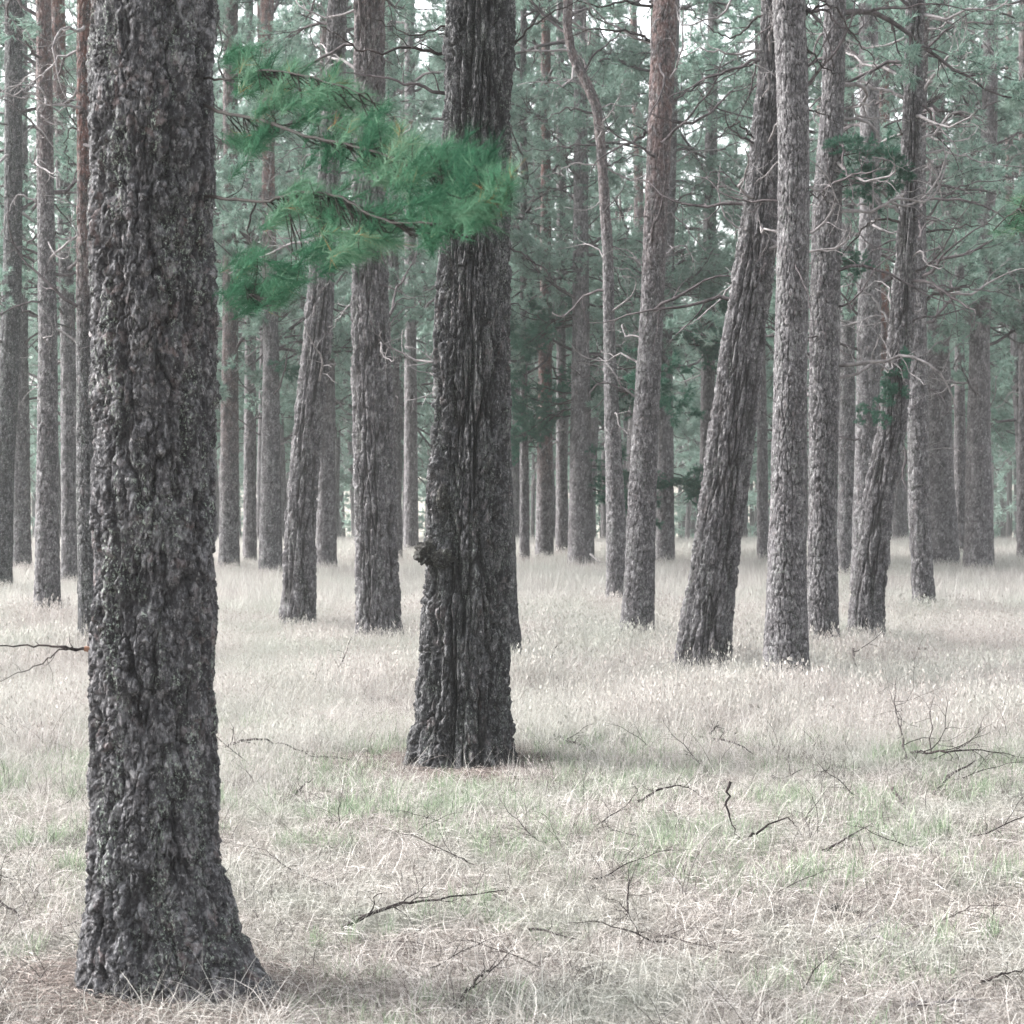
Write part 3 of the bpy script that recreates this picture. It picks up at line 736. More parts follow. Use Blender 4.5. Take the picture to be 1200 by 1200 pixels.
LM('lean_right', [(1060, 160), (1050, 140), (1045, 118)], 4, mat='darktwig', nside=3, side=0.2)
LM('lean_right', [(1042, 380), (1025, 350), (1005, 335), (1000, 290), (1003, 255)], 3.6, mat='dead', nside=3, side=0.2)
LM('lean_right', [(1062, 60), (1100, 40), (1150, 8), (1206, -10)], 3, mat='limb', nside=7, side=0.3)
LM('f18', [(1165, 10), (1180, 18), (1206, 22)], 6, mat='darktwig', nside=3, side=0.3)
LM('f18', [(1160, 90), (1180, 93), (1206, 95)], 5, mat='darktwig', nside=4, side=0.3)
# left
LM('left_dark', [(96, 55), (72, 68), (45, 90), (22, 110), (4, 113)], 5, mat='dead', nside=7, side=0.3)
LM('left_dark', [(96, 155), (82, 135), (70, 112)], 3.5, mat='darktwig', nside=2, side=0.3)
LM('left_dark', [(94, 150), (80, 155), (78, 185), (88, 195)], 3.5, mat='darktwig', nside=3, side=0.3)
LM('left_dark', [(95, 105), (72, 122), (40, 118), (0, 105)], 5, mat='dead', nside=7, side=0.3)
LM('left_grey', [(46, 237), (22, 229), (10, 250), (2, 280)], 4, mat='dead', nside=3, side=0.3)
LM('left_grey', [(45, 276), (25, 290), (0, 300)], 4, mat='limb', nside=3, side=0.3)
LM('left_grey', [(48, 60), (35, 40), (20, 30), (0, 28)], 4, mat='dead', nside=6, side=0.3)
LM('left_grey', [(62, 275), (75, 272), (88, 285)], 4, mat='limb', nside=3, side=0.3)
LM('f5', [(310, 128), (340, 112), (365, 100), (400, 108)], 4, mat='dead', nside=6, side=0.3)
LM('f3', [(272, 452), (290, 454), (308, 462)], 3.5, mat='dead', nside=2, side=0.3)
LM('left_lean', [(372, 225), (350, 235), (330, 255), (300, 265)], 3.4, mat='dead', nside=6, side=0.4)
LM('left_mid', [(456, 380), (475, 362), (500, 350)], 3.4, mat='dead', nside=4, side=0.4)
LM('left_mid', [(412, 355), (395, 375), (385, 392)], 3.4, mat='dead', nside=4, side=0.4)

# dead and live side branches on the individual trees
for k_, n_, lo, hi, kd, sc in (
    ('left_dark', 10, -100, 430, 'dead', (0.4, 0.8)), ('left_grey', 18, -60, 420, 'dead', (0.4, 0.9)), ('left_lean', 8, 20, 500, 'dead', (0.3, 0.7)),
    ('left_mid', 14, -60, 420, 'dead', (0.3, 0.8)), ('curved', 22, 0, 520, 'dead', (0.25, 0.7)), ('red', 16, 0, 480, 'dead', (0.3, 0.7)),
    ('lean_big', 20, 0, 360, 'dead', (0.3, 0.7)), ('straight', 6, 0, 330, 'dead', (0.25, 0.5)), ('right_pale', 26, 0, 480, 'dead', (0.3, 0.8)),
    ('lean_right', 18, 0, 400, 'dead', (0.3, 0.8)), ('dark_right', 30, 0, 400, 'dead', (0.3, 0.9)), ('behind_burl', 4, 100, 480, 'dead', (0.4, 0.8)),
    ('edge_front', 8, 0, 430, 'dead', (0.4, 0.9))):
    spread_branches(L_[k_], lo, hi, n_, kd, sc, seed=3)
for k_, n_, lo, hi, sc in (('left_dark', 2, -120, 0, (0.5, 0.8)), ('left_grey', 5, -250, 20, (0.6, 1.0)), ('left_mid', 5, -150, 60, (0.5, 0.8)),
    ('left_lean', 4, -150, 60, (0.5, 0.8)), ('curved', 5, -100, 60, (0.5, 0.8)), ('dark_right', 6, -150, 120, (0.5, 0.9)),
    ('right_pale', 4, -150, 40, (0.5, 0.9)), ('red', 3, -200, -40, (0.5, 0.8)), ('lean_right', 3, -100, 60, (0.4, 0.7)), ('edge_front', 7, -100, 380, (0.5, 0.9))):
    spread_branches(L_[k_], lo, hi, n_, 'live', sc, seed=5)
for k_, *_r in [(f[0],) for f in FAR]:
    spread_branches(L_[k_], -120, 430, 17, 'live', (0.6, 1.2), seed=9)
    spread_branches(L_[k_], 120, 520, 12, 'dead', (0.35, 0.9), seed=12)
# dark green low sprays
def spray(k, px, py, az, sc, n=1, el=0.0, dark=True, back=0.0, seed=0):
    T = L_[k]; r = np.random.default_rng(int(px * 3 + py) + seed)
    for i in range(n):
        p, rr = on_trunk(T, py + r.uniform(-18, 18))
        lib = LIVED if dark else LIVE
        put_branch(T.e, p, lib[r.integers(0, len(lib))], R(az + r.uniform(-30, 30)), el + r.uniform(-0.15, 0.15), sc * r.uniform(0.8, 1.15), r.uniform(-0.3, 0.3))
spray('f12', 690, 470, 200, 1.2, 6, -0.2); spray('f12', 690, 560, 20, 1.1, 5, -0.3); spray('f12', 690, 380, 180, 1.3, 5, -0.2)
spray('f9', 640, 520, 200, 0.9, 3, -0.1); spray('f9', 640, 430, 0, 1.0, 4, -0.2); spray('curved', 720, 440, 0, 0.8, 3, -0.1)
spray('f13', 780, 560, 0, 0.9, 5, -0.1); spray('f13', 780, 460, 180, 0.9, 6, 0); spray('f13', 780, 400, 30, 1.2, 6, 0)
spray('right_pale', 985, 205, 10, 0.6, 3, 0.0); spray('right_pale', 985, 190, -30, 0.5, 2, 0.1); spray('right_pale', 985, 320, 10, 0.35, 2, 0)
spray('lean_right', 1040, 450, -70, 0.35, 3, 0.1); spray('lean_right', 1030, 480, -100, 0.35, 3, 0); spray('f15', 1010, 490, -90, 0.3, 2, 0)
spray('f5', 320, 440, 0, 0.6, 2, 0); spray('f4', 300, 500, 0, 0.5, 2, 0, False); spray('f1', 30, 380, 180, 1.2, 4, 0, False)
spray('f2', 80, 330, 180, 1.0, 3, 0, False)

for k_, px_, py_, az_, n_ in (('f9', 640, 400, 180, 5), ('f12', 690, 330, 200, 6), ('f12', 690, 430, 0, 5), ('f13', 780, 350, 20, 6), ('f13', 780, 430, 200, 5), ('f22', 830, 330, 180, 5), ('f22', 830, 430, 20, 5),
                      ('f5', 320, 420, 10, 3), ('f18', 1150, 330, 0, 4), ('f20', 1190, 300, 180, 4), ('f1', 20, 330, 0, 4), ('f16', 1100, 120, 0, 4)):
    spray(k_, px_, py_, az_, 0.62, n_, 0.0, False, seed=50)
# ------------------------------------------------------------------ the far pines
VAR = []
for i in range(6):
    r = np.random.default_rng(500 + i); zs = np.concatenate([np.arange(-0.3, 15, 0.10)])
    C = 0.12 * np.sin(zs * 0.35 + r.uniform(0, 6)) * sm(0, 4, zs) + zs * r.normal(0, 0.018)
    Cy = zs * r.normal(0, 0.01)
    Rd = 0.17 * np.clip(1 - zs / 18, 0.1, 1) * (1 + 0.25 * np.exp(-np.clip(zs, 0, 9) / 0.5))
    zr = r.uniform(3, 7)
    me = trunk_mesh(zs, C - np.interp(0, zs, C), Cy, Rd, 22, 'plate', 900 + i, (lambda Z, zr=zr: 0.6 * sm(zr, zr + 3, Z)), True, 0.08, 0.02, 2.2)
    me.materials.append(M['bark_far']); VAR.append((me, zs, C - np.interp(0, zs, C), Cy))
r = np.random.default_rng(77)
placed = []
tries = 0
NF = 135
while len(placed) < NF and tries < 6000:
    tries += 1
    y = 41 + 62 * r.uniform() ** 1.15
    x = r.uniform(-0.30, 0.30) * y
    px = 600 + x / y * F
    if any((x - a) ** 2 + (y - b_) ** 2 < 1.5 ** 2 for a, b_ in placed): continue
    if y < 55 and any(abs(px - c) < 11 for c in (402, 700, 805, 1035)): continue
    placed.append((x, y))
    sc = r.uniform(0.75, 1.2)
    me, zs, C, Cy = VAR[r.integers(0, 6)]
    g0 = gz1(x, y)
    e = empty('pine_tree', (x, y, g0), 'slim pine standing deep in the pale background of the forest', 'tree', 'slim pines in the hazy depth of the forest')
    t_ = link('trunk', me, e); rz = r.uniform(-0.4, 0.4); t_.rotation_euler = (0, 0, rz); sc = sc * (0.6 if len(placed) > 75 else 1.0); t_.scale = (sc, sc, r.uniform(0.95, 1.1))
    nb = (21 if y < 75 else 17) if len(placed) <= 75 else 9
    for i in range(nb):
        zb = 2.5 + (12.5 - 2.5) * (i + r.uniform(0, 0.9)) / nb + 0.02 * (y - 40)
        c_ = np.interp(zb, zs, C)
        put_branch(e, (c_ * math.cos(rz), c_ * math.sin(rz), zb), LIVE[r.integers(0, 7)], r.uniform(0, 6.28), r.uniform(-0.3, 0.35), r.uniform(0.8, 1.6), r.uniform(-0.5, 0.5))
    for i in range(4 if y < 60 else 0):
        zb = r.uniform(1.8, 5.5); c_ = np.interp(zb, zs, C)
        put_branch(e, (c_ * math.cos(rz), c_ * math.sin(rz), zb), DEAD[r.integers(0, 8)], r.uniform(0, 6.28), r.uniform(-0.3, 0.3), r.uniform(0.4, 0.8), r.uniform(0, 6), False)

# far-off wood that reads as one mass: real trunks and boughs, joined
mb = MB(); TPs = []; TDs = []
r = np.random.default_rng(5)
for i in range(420):
    y = r.uniform(112, 150); x = r.uniform(-0.36, 0.36) * y; h_ = r.uniform(12, 17); g0 = gz1(x, y)
    mb.tube([(x, y, g0 - 0.2), (x + r.normal(0, .2), y, g0 + h_ * 0.5), (x + r.normal(0, .4), y, g0 + h_)], [0.2, 0.14, 0.05], 6)
    for k in range(34):
        zz = g0 + (r.uniform(3.0, h_) if k < 27 else r.uniform(0.3, 3.0)); a = r.uniform(0, 6.28); q = r.uniform(0.3, 2.6) * (1.15 - (zz - g0) / h_ * 0.6)
        TPs.append((x + math.cos(a) * q, y + math.sin(a) * q, zz)); d = np.array([math.cos(a), math.sin(a), 0.3]); TDs.append(d / np.linalg.norm(d))
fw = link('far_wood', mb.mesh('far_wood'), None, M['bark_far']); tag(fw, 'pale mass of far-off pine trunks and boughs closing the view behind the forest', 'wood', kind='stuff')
V, Fc, tin = tufts(np.array(TPs), np.array(TDs), r, 22, 0.55, 0.10, 1.2)
link('needles', mesh_np('needles', V, Fc, False, {'tint': tin}), fw, M['needles'])['kind'] = 'stuff'

# ------------------------------------------------------------------ near swaying bough of the nearest trunk
r = np.random.default_rng(42)
mbw = MB(); TP = []; TD = []
def PL(pts, Y0, Y1): 
    n = len(pts); return smooth_line([P(x, y, Y0 + (Y1 - Y0) * i / (n - 1)) for i, (x, y) in enumerate(pts)], 6, 0.002, r)
mains = [PL([(228, 118), (262, 132), (310, 142), (360, 160), (430, 175), (510, 205), (575, 222)], 6.3, 4.2),
         PL([(228, 228), (262, 232), (310, 236), (352, 225), (400, 232), (450, 258), (520, 262)], 6.3, 4.4),
         PL([(228, 90), (265, 92), (310, 82), (370, 92), (430, 110)], 6.3, 4.9),
         PL([(300, 236), (290, 270), (300, 310), (290, 345)], 6.1, 5.7)]
for mline, rr in zip(mains, (0.0065, 0.006, 0.0042, 0.0035)):
    mbw.tube(mline, rr * (1 - 0.7 * np.linspace(0, 1, len(mline))), 6)
allp = np.concatenate(mains)
tdir = {}
targets = [(275, 62, 26), (300, 82, 28), (330, 75, 30), (318, 112, 26), (350, 100, 30), (385, 92, 28), (372, 122, 30), (410, 120, 34), (430, 135, 34), (452, 150, 30), (400, 160, 26),
           (470, 160, 28), (498, 165, 26), (520, 178, 26), (548, 180, 24), (570, 190, 24), (440, 190, 30), (475, 200, 34), (505, 212, 34), (535, 225, 34), (562, 215, 28), (585, 232, 26), (590, 200, 20),
           (345, 240, 30), (365, 228, 28), (385, 245, 30), (410, 232, 26), (435, 250, 28), (470, 245, 30), (500, 255, 28), (535, 255, 24), (560, 250, 22),
           (430, 285, 26), (410, 295, 24), (455, 278, 24), (385, 285, 20), (290, 300, 24), (275, 335, 24), (300, 345, 26), (335, 335, 24), (350, 325, 20), (285, 175, 14), (300, 150, 16)]
TT = []
for (tx, ty, sz) in targets:
    if tx < 310: tx += 14; sz *= 0.85
    tt = r.uniform(0, 1)
    for k in range(9):
        a, b_ = r.normal(0, sz * 0.5), r.normal(0, sz * 0.36)
        Yt = 6.15 - 1.95 * (tx - 250) / 350 - 0.08 + r.normal(0, 0.10)
        tip = P(tx + a, ty + b_, Yt)
        j = np.argmin(np.linalg.norm(allp - (tip - np.array([0.06, 0, -0.01])), axis=1)); s0 = allp[j]
        mid = (s0 + tip) / 2 + np.array([0.01, 0, -0.025]) + r.normal(0, 0.008, 3)
        ln_ = smooth_line([s0, mid, tip], 4, 0.001, r)
        mbw.tube(ln_, 0.0018 * (1 - 0.5 * np.linspace(0, 1, len(ln_))), 4)
        d = tip - mid; d /= np.linalg.norm(d)
        if k == 0: lean_ = np.array([0.55, -0.15, 0.42]) + r.normal(0, 0.28, 3)
        d = d * 0.45 + lean_; d /= np.linalg.norm(d)
        for f in (0.0, 0.018, 0.036, 0.054):
            TP.append(tip - d * f * 1.1); TD.append(d); TT.append(tt)
bo = link('bough', mbw.mesh('bough'), T1.e, M['boughwood']); bo.matrix_parent_inverse = Matrix.Translation(-T1.e.location)
bo['label'] = 'bright green wind-swept bough reaching right'
V, Fc, tin = tufts(np.array(TP), np.array(TD), r, 20, 0.060, 0.0019, 0.7)
tin = np.clip(tin * 0.55 + 0.45 * np.repeat(np.array(TT), 60) + (tin > 0.9) * 0.3, 0, 1)
link('needles', mesh_np('needles', V, Fc, False, {'tint': tin}), bo, M['needles_near'])
# bough coming in at the right edge, from a pine just outside the picture
T0 = tree('outside', 'pine just beyond the right edge whose dark green bough tip shows at the edge', 7.5,
          [(0, 1330, 1430), (600, 1330, 1430), (1200, 1325, 1440)], 'plate', 'bark_mid', 60, .03, .05, .014, 2.0)
mbw = MB(); TP = []; TD = []
ml = PL([(1370, 300), (1300, 262), (1240, 252), (1192, 245)], 7.5, 6.6); mbw.tube(ml, 0.01 * (1 - 0.7 * np.linspace(0, 1, len(ml))), 6)
for k in range(60):
    tip = P(r.normal(1212, 22), r.normal(248, 14), 6.65 + r.normal(0, 0.06)); j = np.argmin(np.linalg.norm(ml - (tip + np.array([0.05, 0, 0])), axis=1))
    mbw.tube([ml[j], (ml[j] + tip) / 2 + r.normal(0, 0.008, 3), tip], [0.003, 0.0025, 0.002], 4)
    d = np.array([-0.9, 0, 0.15]); d /= np.linalg.norm(d)
    for f in (0, 0.02, 0.04): TP.append(tip - d * f); TD.append(d)
bo = link('bough', mbw.mesh('bough'), T0.e, M['darktwig']); bo.matrix_parent_inverse = Matrix.Translation(-T0.e.location)
V, Fc, tin = tufts(np.array(TP), np.array(TD), r, 18, 0.06, 0.0018, 0.6)
link('needles', mesh_np('needles', V, Fc, False, {'tint': tin}), bo, M['needles_near'])

# ------------------------------------------------------------------ grass: patches of real blades, spread by geometry nodes
def blades(n, size, L, w, lean, seed, seg=3, flat=0.0, head=0.0, clump=0, tint=(0, 1)):
    r = np.random.default_rng(seed)
    if clump:
        c = r.uniform(-size, size, (clump, 2)); k = r.integers(0, clump, n)
        b = c[k] + r.normal(0, 0.018, (n, 2))
    else: b = r.uniform(-size, size, (n, 2))
    az = r.uniform(0, 2 * math.pi, n); Ln = r.uniform(L[0], L[1], n) * r.uniform(0.7, 1.0, n)
    le = np.clip(r.normal(lean, 0.3, n), 0.05, 1.45)
    lay = r.uniform(0, 1, n) < flat; le = np.where(lay, r.uniform(1.25, 1.5, n), le)
    cur = r.uniform(0.1, 1.1, n)
    wv = r.uniform(w[0], w[1], n)
    bend = r.normal(0, 0.5, n)
    pts = [np.stack([b[:, 0], b[:, 1], np.where(lay, r.uniform(0.0, 0.05, n), -0.005)], 1)]
    for s_ in range(seg):
        el = math.pi / 2 - le * 0.55 - cur * (s_ / max(1, seg - 1)) * np.clip(le + .25, 0.2, 1.2)
        el = np.where(lay, r.normal(0.05, 0.15, n) - 0.15 * s_, el)
        a2 = az + bend * s_ * 0.6
        d = np.stack([np.cos(a2) * np.cos(el), np.sin(a2) * np.cos(el), np.sin(el)], 1)
        q = pts[-1] + d * (Ln / seg)[:, None]; q[:, 2] = np.maximum(q[:, 2], 0.003)
        pts.append(q)
    side = np.stack([-np.sin(az + 0.7 * bend), np.cos(az + 0.7 * bend), r.normal(0, 0.5, n)], 1); side /= np.linalg.norm(side, axis=1)[:, None]
    rows = []
    for i, p in enumerate(pts):
        ww = wv * (1 - 0.85 * (i / seg) ** 1.5)
        rows += [p - side * ww[:, None] * 0.5, p + side * ww[:, None] * 0.5]
    Vv = np.stack(rows, 1)       # n, 2(seg+1), 3
    m_ = 2 * (seg + 1); base = np.arange(n)[:, None] * m_
    Fq = np.concatenate([np.stack([base[:, 0] + 2 * i, base[:, 0] + 2 * i + 1, base[:, 0] + 2 * i + 3, base[:, 0] + 2 * i + 2], 1) for i in range(seg)])
    tv = r.uniform(tint[0], tint[1], n); T_ = np.repeat(tv, m_)
    Vv = Vv.reshape(-1, 3)
    if head > 0:
        k = np.where((r.uniform(0, 1, n) < head) & ~lay)[0]; hl = 0.05
        tips = pts[-1][k]; nk = len(k); hv = []; 
        for q in range(5):
            o_ = r.normal(0, 0.008, (nk, 3)); o_[:, 2] = r.uniform(-0.06, 0.01, nk)
            c = tips + o_; dd = r.normal(0, 0.35, (nk, 3)); dd[:, 2] = 1; dd *= 0.016; s2 = r.normal(0, 0.0028, (nk, 3)); s2[:, 2] = 0
            hv.append(np.stack([c - s2, c + s2, c + dd + s2 * .5, c + dd - s2 * .5], 1))
        hv = np.concatenate(hv).reshape(-1, 3); f0 = len(Vv)
        Fh = (f0 + np.arange(len(hv)).reshape(-1, 4)); Vv = np.vstack([Vv, hv]); Fq = np.vstack([Fq, Fh]); T_ = np.concatenate([T_, np.repeat(r.uniform(0.15, 0.7, len(hv) // 4), 4)])
    return Vv, Fq, T_

def patch_objs(name, specs, mat):
    out_ = []
    for i, kw in enumerate(specs):
        V, Fq, T_ = blades(seed=1000 + i * 13 + len(name), **kw)
        me = mesh_np(name, V, Fq, False, {'tint': T_}); me.materials.append(mat)
        out_.append(bpy.data.objects.new(name, me))      # only a source for the one stuff object; never linked to the scene
    return out_

def scatter(name, label, sources, pts, rots, scs, idx):
    """one object whose geometry nodes put patches on its points"""
    me = bpy.data.meshes.new(name); me.vertices.add(len(pts)); me.vertices.foreach_set('co', np.asarray(pts, np.float32).ravel())
    for an, av in (('rot', rots), ('scl', scs), ('src', idx)):
        a = me.attributes.new(an, 'FLOAT', 'POINT'); a.data.foreach_set('value', np.asarray(av, np.float32))
    me.update()
    o = link(name, me); tag(o, label, 'grass', kind='stuff')
    ng = bpy.data.node_groups.new(name + '_spread', 'GeometryNodeTree')
    ng.interface.new_socket('Geometry', in_out='INPUT', socket_type='NodeSocketGeometry'); ng.interface.new_socket('Geometry', in_out='OUTPUT', socket_type='NodeSocketGeometry')
    gi = ng.nodes.new('NodeGroupInput'); go = ng.nodes.new('NodeGroupOutput')
    gti = ng.nodes.new('GeometryNodeGeometryToInstance')
    for s_ in sources:
        oi = ng.nodes.new('GeometryNodeObjectInfo'); oi.inputs['Object'].default_value = s_; oi.inputs['As Instance'].default_value = True
        ng.links.new(oi.outputs['Geometry'], gti.inputs[0])
    iop = ng.nodes.new('GeometryNodeInstanceOnPoints'); iop.inputs['Pick Instance'].default_value = True
    def na(n_, ty='FLOAT'):
        a = ng.nodes.new('GeometryNodeInputNamedAttribute'); a.data_type = ty; a.inputs['Name'].default_value = n_; return a.outputs[0]
    jg = ng.nodes.new('GeometryNodeJoinGeometry'); ng.nodes.remove(gti)
    for n_ in [n_ for n_ in ng.nodes if n_.bl_idname == 'GeometryNodeObjectInfo']: ng.links.new(n_.outputs['Geometry'], jg.inputs[0])
    cx_ = ng.nodes.new('ShaderNodeCombineXYZ'); ng.links.new(na('rot'), cx_.inputs[2])
    ng.links.new(gi.outputs[0], iop.inputs['Points']); ng.links.new(jg.outputs[0], iop.inputs['Instance'])
    fi = ng.nodes.new('FunctionNodeFloatToInt'); ng.links.new(na('src'), fi.inputs[0]); ng.links.new(fi.outputs[0], iop.inputs['Instance Index'])
    ng.links.new(cx_.outputs[0], iop.inputs['Rotation']); ng.links.new(na('scl'), iop.inputs['Scale'])
    ng.links.new(iop.outputs[0], go.inputs[0])
    md = o.modifiers.new('spread', 'NODES'); md.node_group = ng
    return o

def region(y0, y1, step, seed, halfw=0.30, margin=0.5, power=0.0):
    r = np.random.default_rng(seed); o = []
    y = y0
    while y < y1:
        st = step * (1 + power * (y - y0)); hw = halfw * y + margin
        for x in np.arange(-hw, hw, st): o.append((x + r.uniform(-.5, .5) * st, y + r.uniform(-.5, .5) * st))
        y += st
    return np.array(o), r

def nearness(p):   # 0 near short sward, 1 tall pale field
    x, y = p[:, 0], p[:, 1]
    return sm(9.6, 12.8, y + 1.3 * fbm(x * 0.5, y * 0.5, 0.3, 21, 3) + np.where(x < -1.2, 0.9, 0))

def clear(p):
    k = np.ones(len(p), bool)
    for tx, ty, ra in ((T1.bx, 6.25, 0.30), (T2.bx, 11.12, 0.50)):
        k &= ((p[:, 0] - tx) ** 2 + ((p[:, 1] - ty) * 0.8) ** 2) > ra * ra
    return k
def do_scatter(name, label, srcs, p, r, smin, smax, sfun=None):
    z = gz(p[:, 0], p[:, 1]); pts = np.stack([p[:, 0], p[:, 1], z], 1)
    sc = r.uniform(smin, smax, len(p))
    if sfun is not None: sc = sc * sfun
    scatter(name, label, srcs, pts, r.uniform(0, 6.28, len(p)), sc, r.integers(0, len(srcs), len(p)))

# short matted sward in front
S_short = patch_objs('short_dry_grass', [dict(n=900, size=0.26, L=(0.05, 0.18), w=(0.0012, 0.0027), lean=1.1, flat=0.62, clump=c) for c in (0, 30, 0, 22, 40)], M['short'])
p, r = region(5.0, 15.0, 0.24, 31); keep = r.uniform(0, 1, len(p)) < (1 - 0.75 * nearness(p)); p = p[keep]; p = p[clear(p)]
do_scatter('short_dry_grass', 'short matted dry grass covering the foreground', S_short, p, r, 0.8, 1.25)
S_arch = patch_objs('arching_grass', [dict(n=150, size=0.28, L=(0.14, 0.32), w=(0.0014, 0.0028), lean=1.25, flat=0.5, clump=c, seg=5, tint=(0.45, 1.0)) for c in (9, 6, 14)], M['short'])
p, r = region(5.0, 14.0, 0.34, 37); p = p[clear(p)]
do_scatter('arching_grass', 'long bleached grass blades arching and lying across the foreground', S_arch, p, r, 0.7, 1.2)
# tall pale field behind
S_tall = patch_objs('tall_dry_grass', [dict(n=520, size=0.30, L=(0.12, 0.32), w=(0.0018, 0.0038), lean=0.55, flat=0.12, head=0.14, clump=c, seg=4, tint=(0.25, 1)) for c in (0, 26, 18, 34)], M['dry'])
p, r = region(9.0, 22.0, 0.27, 33); nn_ = nearness(p); keep = (r.uniform(0, 1, len(p)) < nn_) & clear(p); nn_ = nn_[keep]; p = p[keep]
ex = []
for T in TREES.values():      # grass stands taller where nobody treads, against the trunks
    if 13 < T.Y < 42:
        for _ in range(34 if T.Y < 30 else 18):
            a = r.uniform(3.0, 6.4); q_ = float(np.interp(T.g, T.zs, T.R)) + r.uniform(0.10, 0.45); ex.append((T.bx + math.cos(a) * q_, T.Y + math.sin(a) * q_))
p = np.vstack([p, np.array(ex)]); nn_ = np.concatenate([nn_, np.full(len(ex), 1.3)])
do_scatter('tall_dry_grass', 'tall pale dry grass filling the clearing around the trunks', S_tall, p, r, 0.75, 1.15, (0.45 + 0.55 * nn_) * (0.9 + 0.7 * fbm(p[:, 0] * 0.9, p[:, 1] * 0.9, 0.2, 61, 3)))
S_far = patch_objs('distant_grass', [dict(n=420, size=0.5, L=(0.16, 0.36), w=(0.004, 0.008), lean=0.5, flat=0.1, head=0.0, clump=c, seg=3, tint=(0.25, 1)) for c in (0, 40, 30)], M['dry'])
p, r = region(22.0, 75.0, 0.42, 35, power=0.012)
do_scatter('distant_grass', 'pale dry grass running back between the distant trunks', S_far, p, r, 0.8, 1.2)
# green tufts in patches
S_gr = patch_objs('green_grass', [dict(n=240, size=0.20, L=(0.08, 0.17), w=(0.0018, 0.0036), lean=0.6, flat=0.1, clump=c) for c in (8, 14, 5)], M['green'])
p, r = region(5.2, 13.0, 0.22, 39)
pxs = 600 + p[:, 0] / p[:, 1] * F; pys = HOR + CAMH * F / p[:, 1]
def blob(cx, cy_, sx, sy): return np.exp(-(((pxs - cx) / sx) ** 2 + ((pys - cy_) / sy) ** 2))
wgt = 0.9 * blob(1140, 890, 90, 22) + 0.55 * blob(470, 940, 230, 45) + 0.4 * blob(900, 990, 160, 40) + 0.45 * blob(30, 930, 80, 50) + 0.5 * blob(700, 900, 160, 30) + 0.3 * blob(380, 1120, 60, 30) + 0.07 + 0.25 * np.clip(fbm(p[:, 0], p[:, 1], 0.1, 8, 3), 0, 1)
keep = (r.uniform(0, 1, len(p)) < wgt * 1.5) & clear(p) & clear(p + np.array([[0.0, 0.35]])); p = p[keep]
do_scatter('green_grass', 'fresh green grass showing in patches through the dry sward', S_gr, p, r, 0.7, 1.2)
# dark stems and crumbs of heather
S_st = patch_objs('heather_stems', [dict(n=n_, size=0.3, L=(0.04, 0.2), w=(0.0012, 0.0028), lean=0.9, flat=0.45, clump=c, seg=4) for n_, c in ((90, 7), (60, 0), (150, 5))] + [dict(n=22, size=0.3, L=(0.12, 0.34), w=(0.002, 0.0036), lean=1.1, flat=0.25, clump=4, seg=6)], M['stem'])
p, r = region(5.2, 16.0, 0.30, 41)
do_scatter('heather_stems', 'fine dark stems and twiglets scattered through the sward', S_st, p, r, 0.7, 1.3)
# needle litter round the two nearest feet
S_li = patch_objs('fallen_needles', [dict(n=700, size=0.16, L=(0.03, 0.07), w=(0.0012, 0.002), lean=1.3, flat=0.9, clump=0, seg=2) for _ in range(2)], M['litter'])
r = np.random.default_rng(3); q = []
for (tx, ty, rad_, n_) in ((T1.bx + 0.03, 6.25, 0.42, 60), (T2.bx + 0.06, 11.05, 0.72, 260)):
    for _ in range(n_):
        a = r.uniform(0, 6.28); d = rad_ * math.sqrt(r.uniform(0.1, 1)) ; q.append((tx + math.cos(a) * d * 1.25, ty + math.sin(a) * d))
do_scatter('fallen_needles', 'brown fallen needles lying round the feet of the two nearest trunks', S_li, np.array(q), r, 0.8, 1.2)
# ------------------------------------------------------------------ fallen branches
def fallen(label, pts, th, lift=0.035, nside=6, side=0.35, mat='darktwig', seed=0, sub=2, name='fallen_branch'):
    """pts in picture pixels, lying on the ground"""
    r = np.random.default_rng(seed); W = []
    n = len(pts)
    for i, (x, y, up) in enumerate(pts):
        # height "up" metres over the ground
        Y = (CAMH - up) * F / (y - HOR); q = P(x, y, Y); q[2] = gz1(q[0], q[1]) + up + lift; W.append(q)
    W = np.array(W); b0 = W.mean(0); b0[2] = gz1(b0[0], b0[1])
    line = smooth_line(W - b0, 5, 0.004, r)
    r0 = 1.2 * th / 2 / F * b0[1]
    mb, _, _ = grow(line, r0, r, False, nside, side, 0.15, sub, 6)
    me = mb.mesh(name); co = np.empty(len(me.vertices) * 3, np.float32); me.vertices.foreach_get('co', co); co = co.reshape(-1, 3)
    co[:, 2] = np.maximum(co[:, 2], 0.0); me.vertices.foreach_set('co', co.ravel())
    o = link(name, me, None, M[mat], b0); tag(o, label, 'branch'); return o
fallen('long dark twiggy branch lying on the grass in the lower middle, below the burled trunk', [(402, 1104, .02), (450, 1083, .04), (510, 1070, .06), (590, 1058, .06)], 5, nside=10, side=0.3, seed=1)
fallen('bare branch arching over the grass just right of the nearest trunk', [(258, 884, .03), (290, 872, .10), (330, 876, .09), (372, 893, .02)], 4, nside=5, side=0.3, seed=2)
fallen('V-shaped dark branch whose two arms rise from the grass right of centre', [(856, 930, .25), (851, 958, .15), (859, 982, .065), (872, 1000, .0)], 3.4, nside=2, side=0.2, seed=3)
fallen('crooked dark twig running right from the foot of the V-shaped branch', [(870, 1000, .01), (890, 984, .058), (918, 968, .115), (935, 978, .08)], 3.5, nside=3, side=0.3, seed=4)
fallen('dark slanting stick left of the green mossy patch at the right', [(1095, 938, .01), (1115, 915, .05), (1145, 898, .10)], 5, nside=1, side=0.2, seed=5)
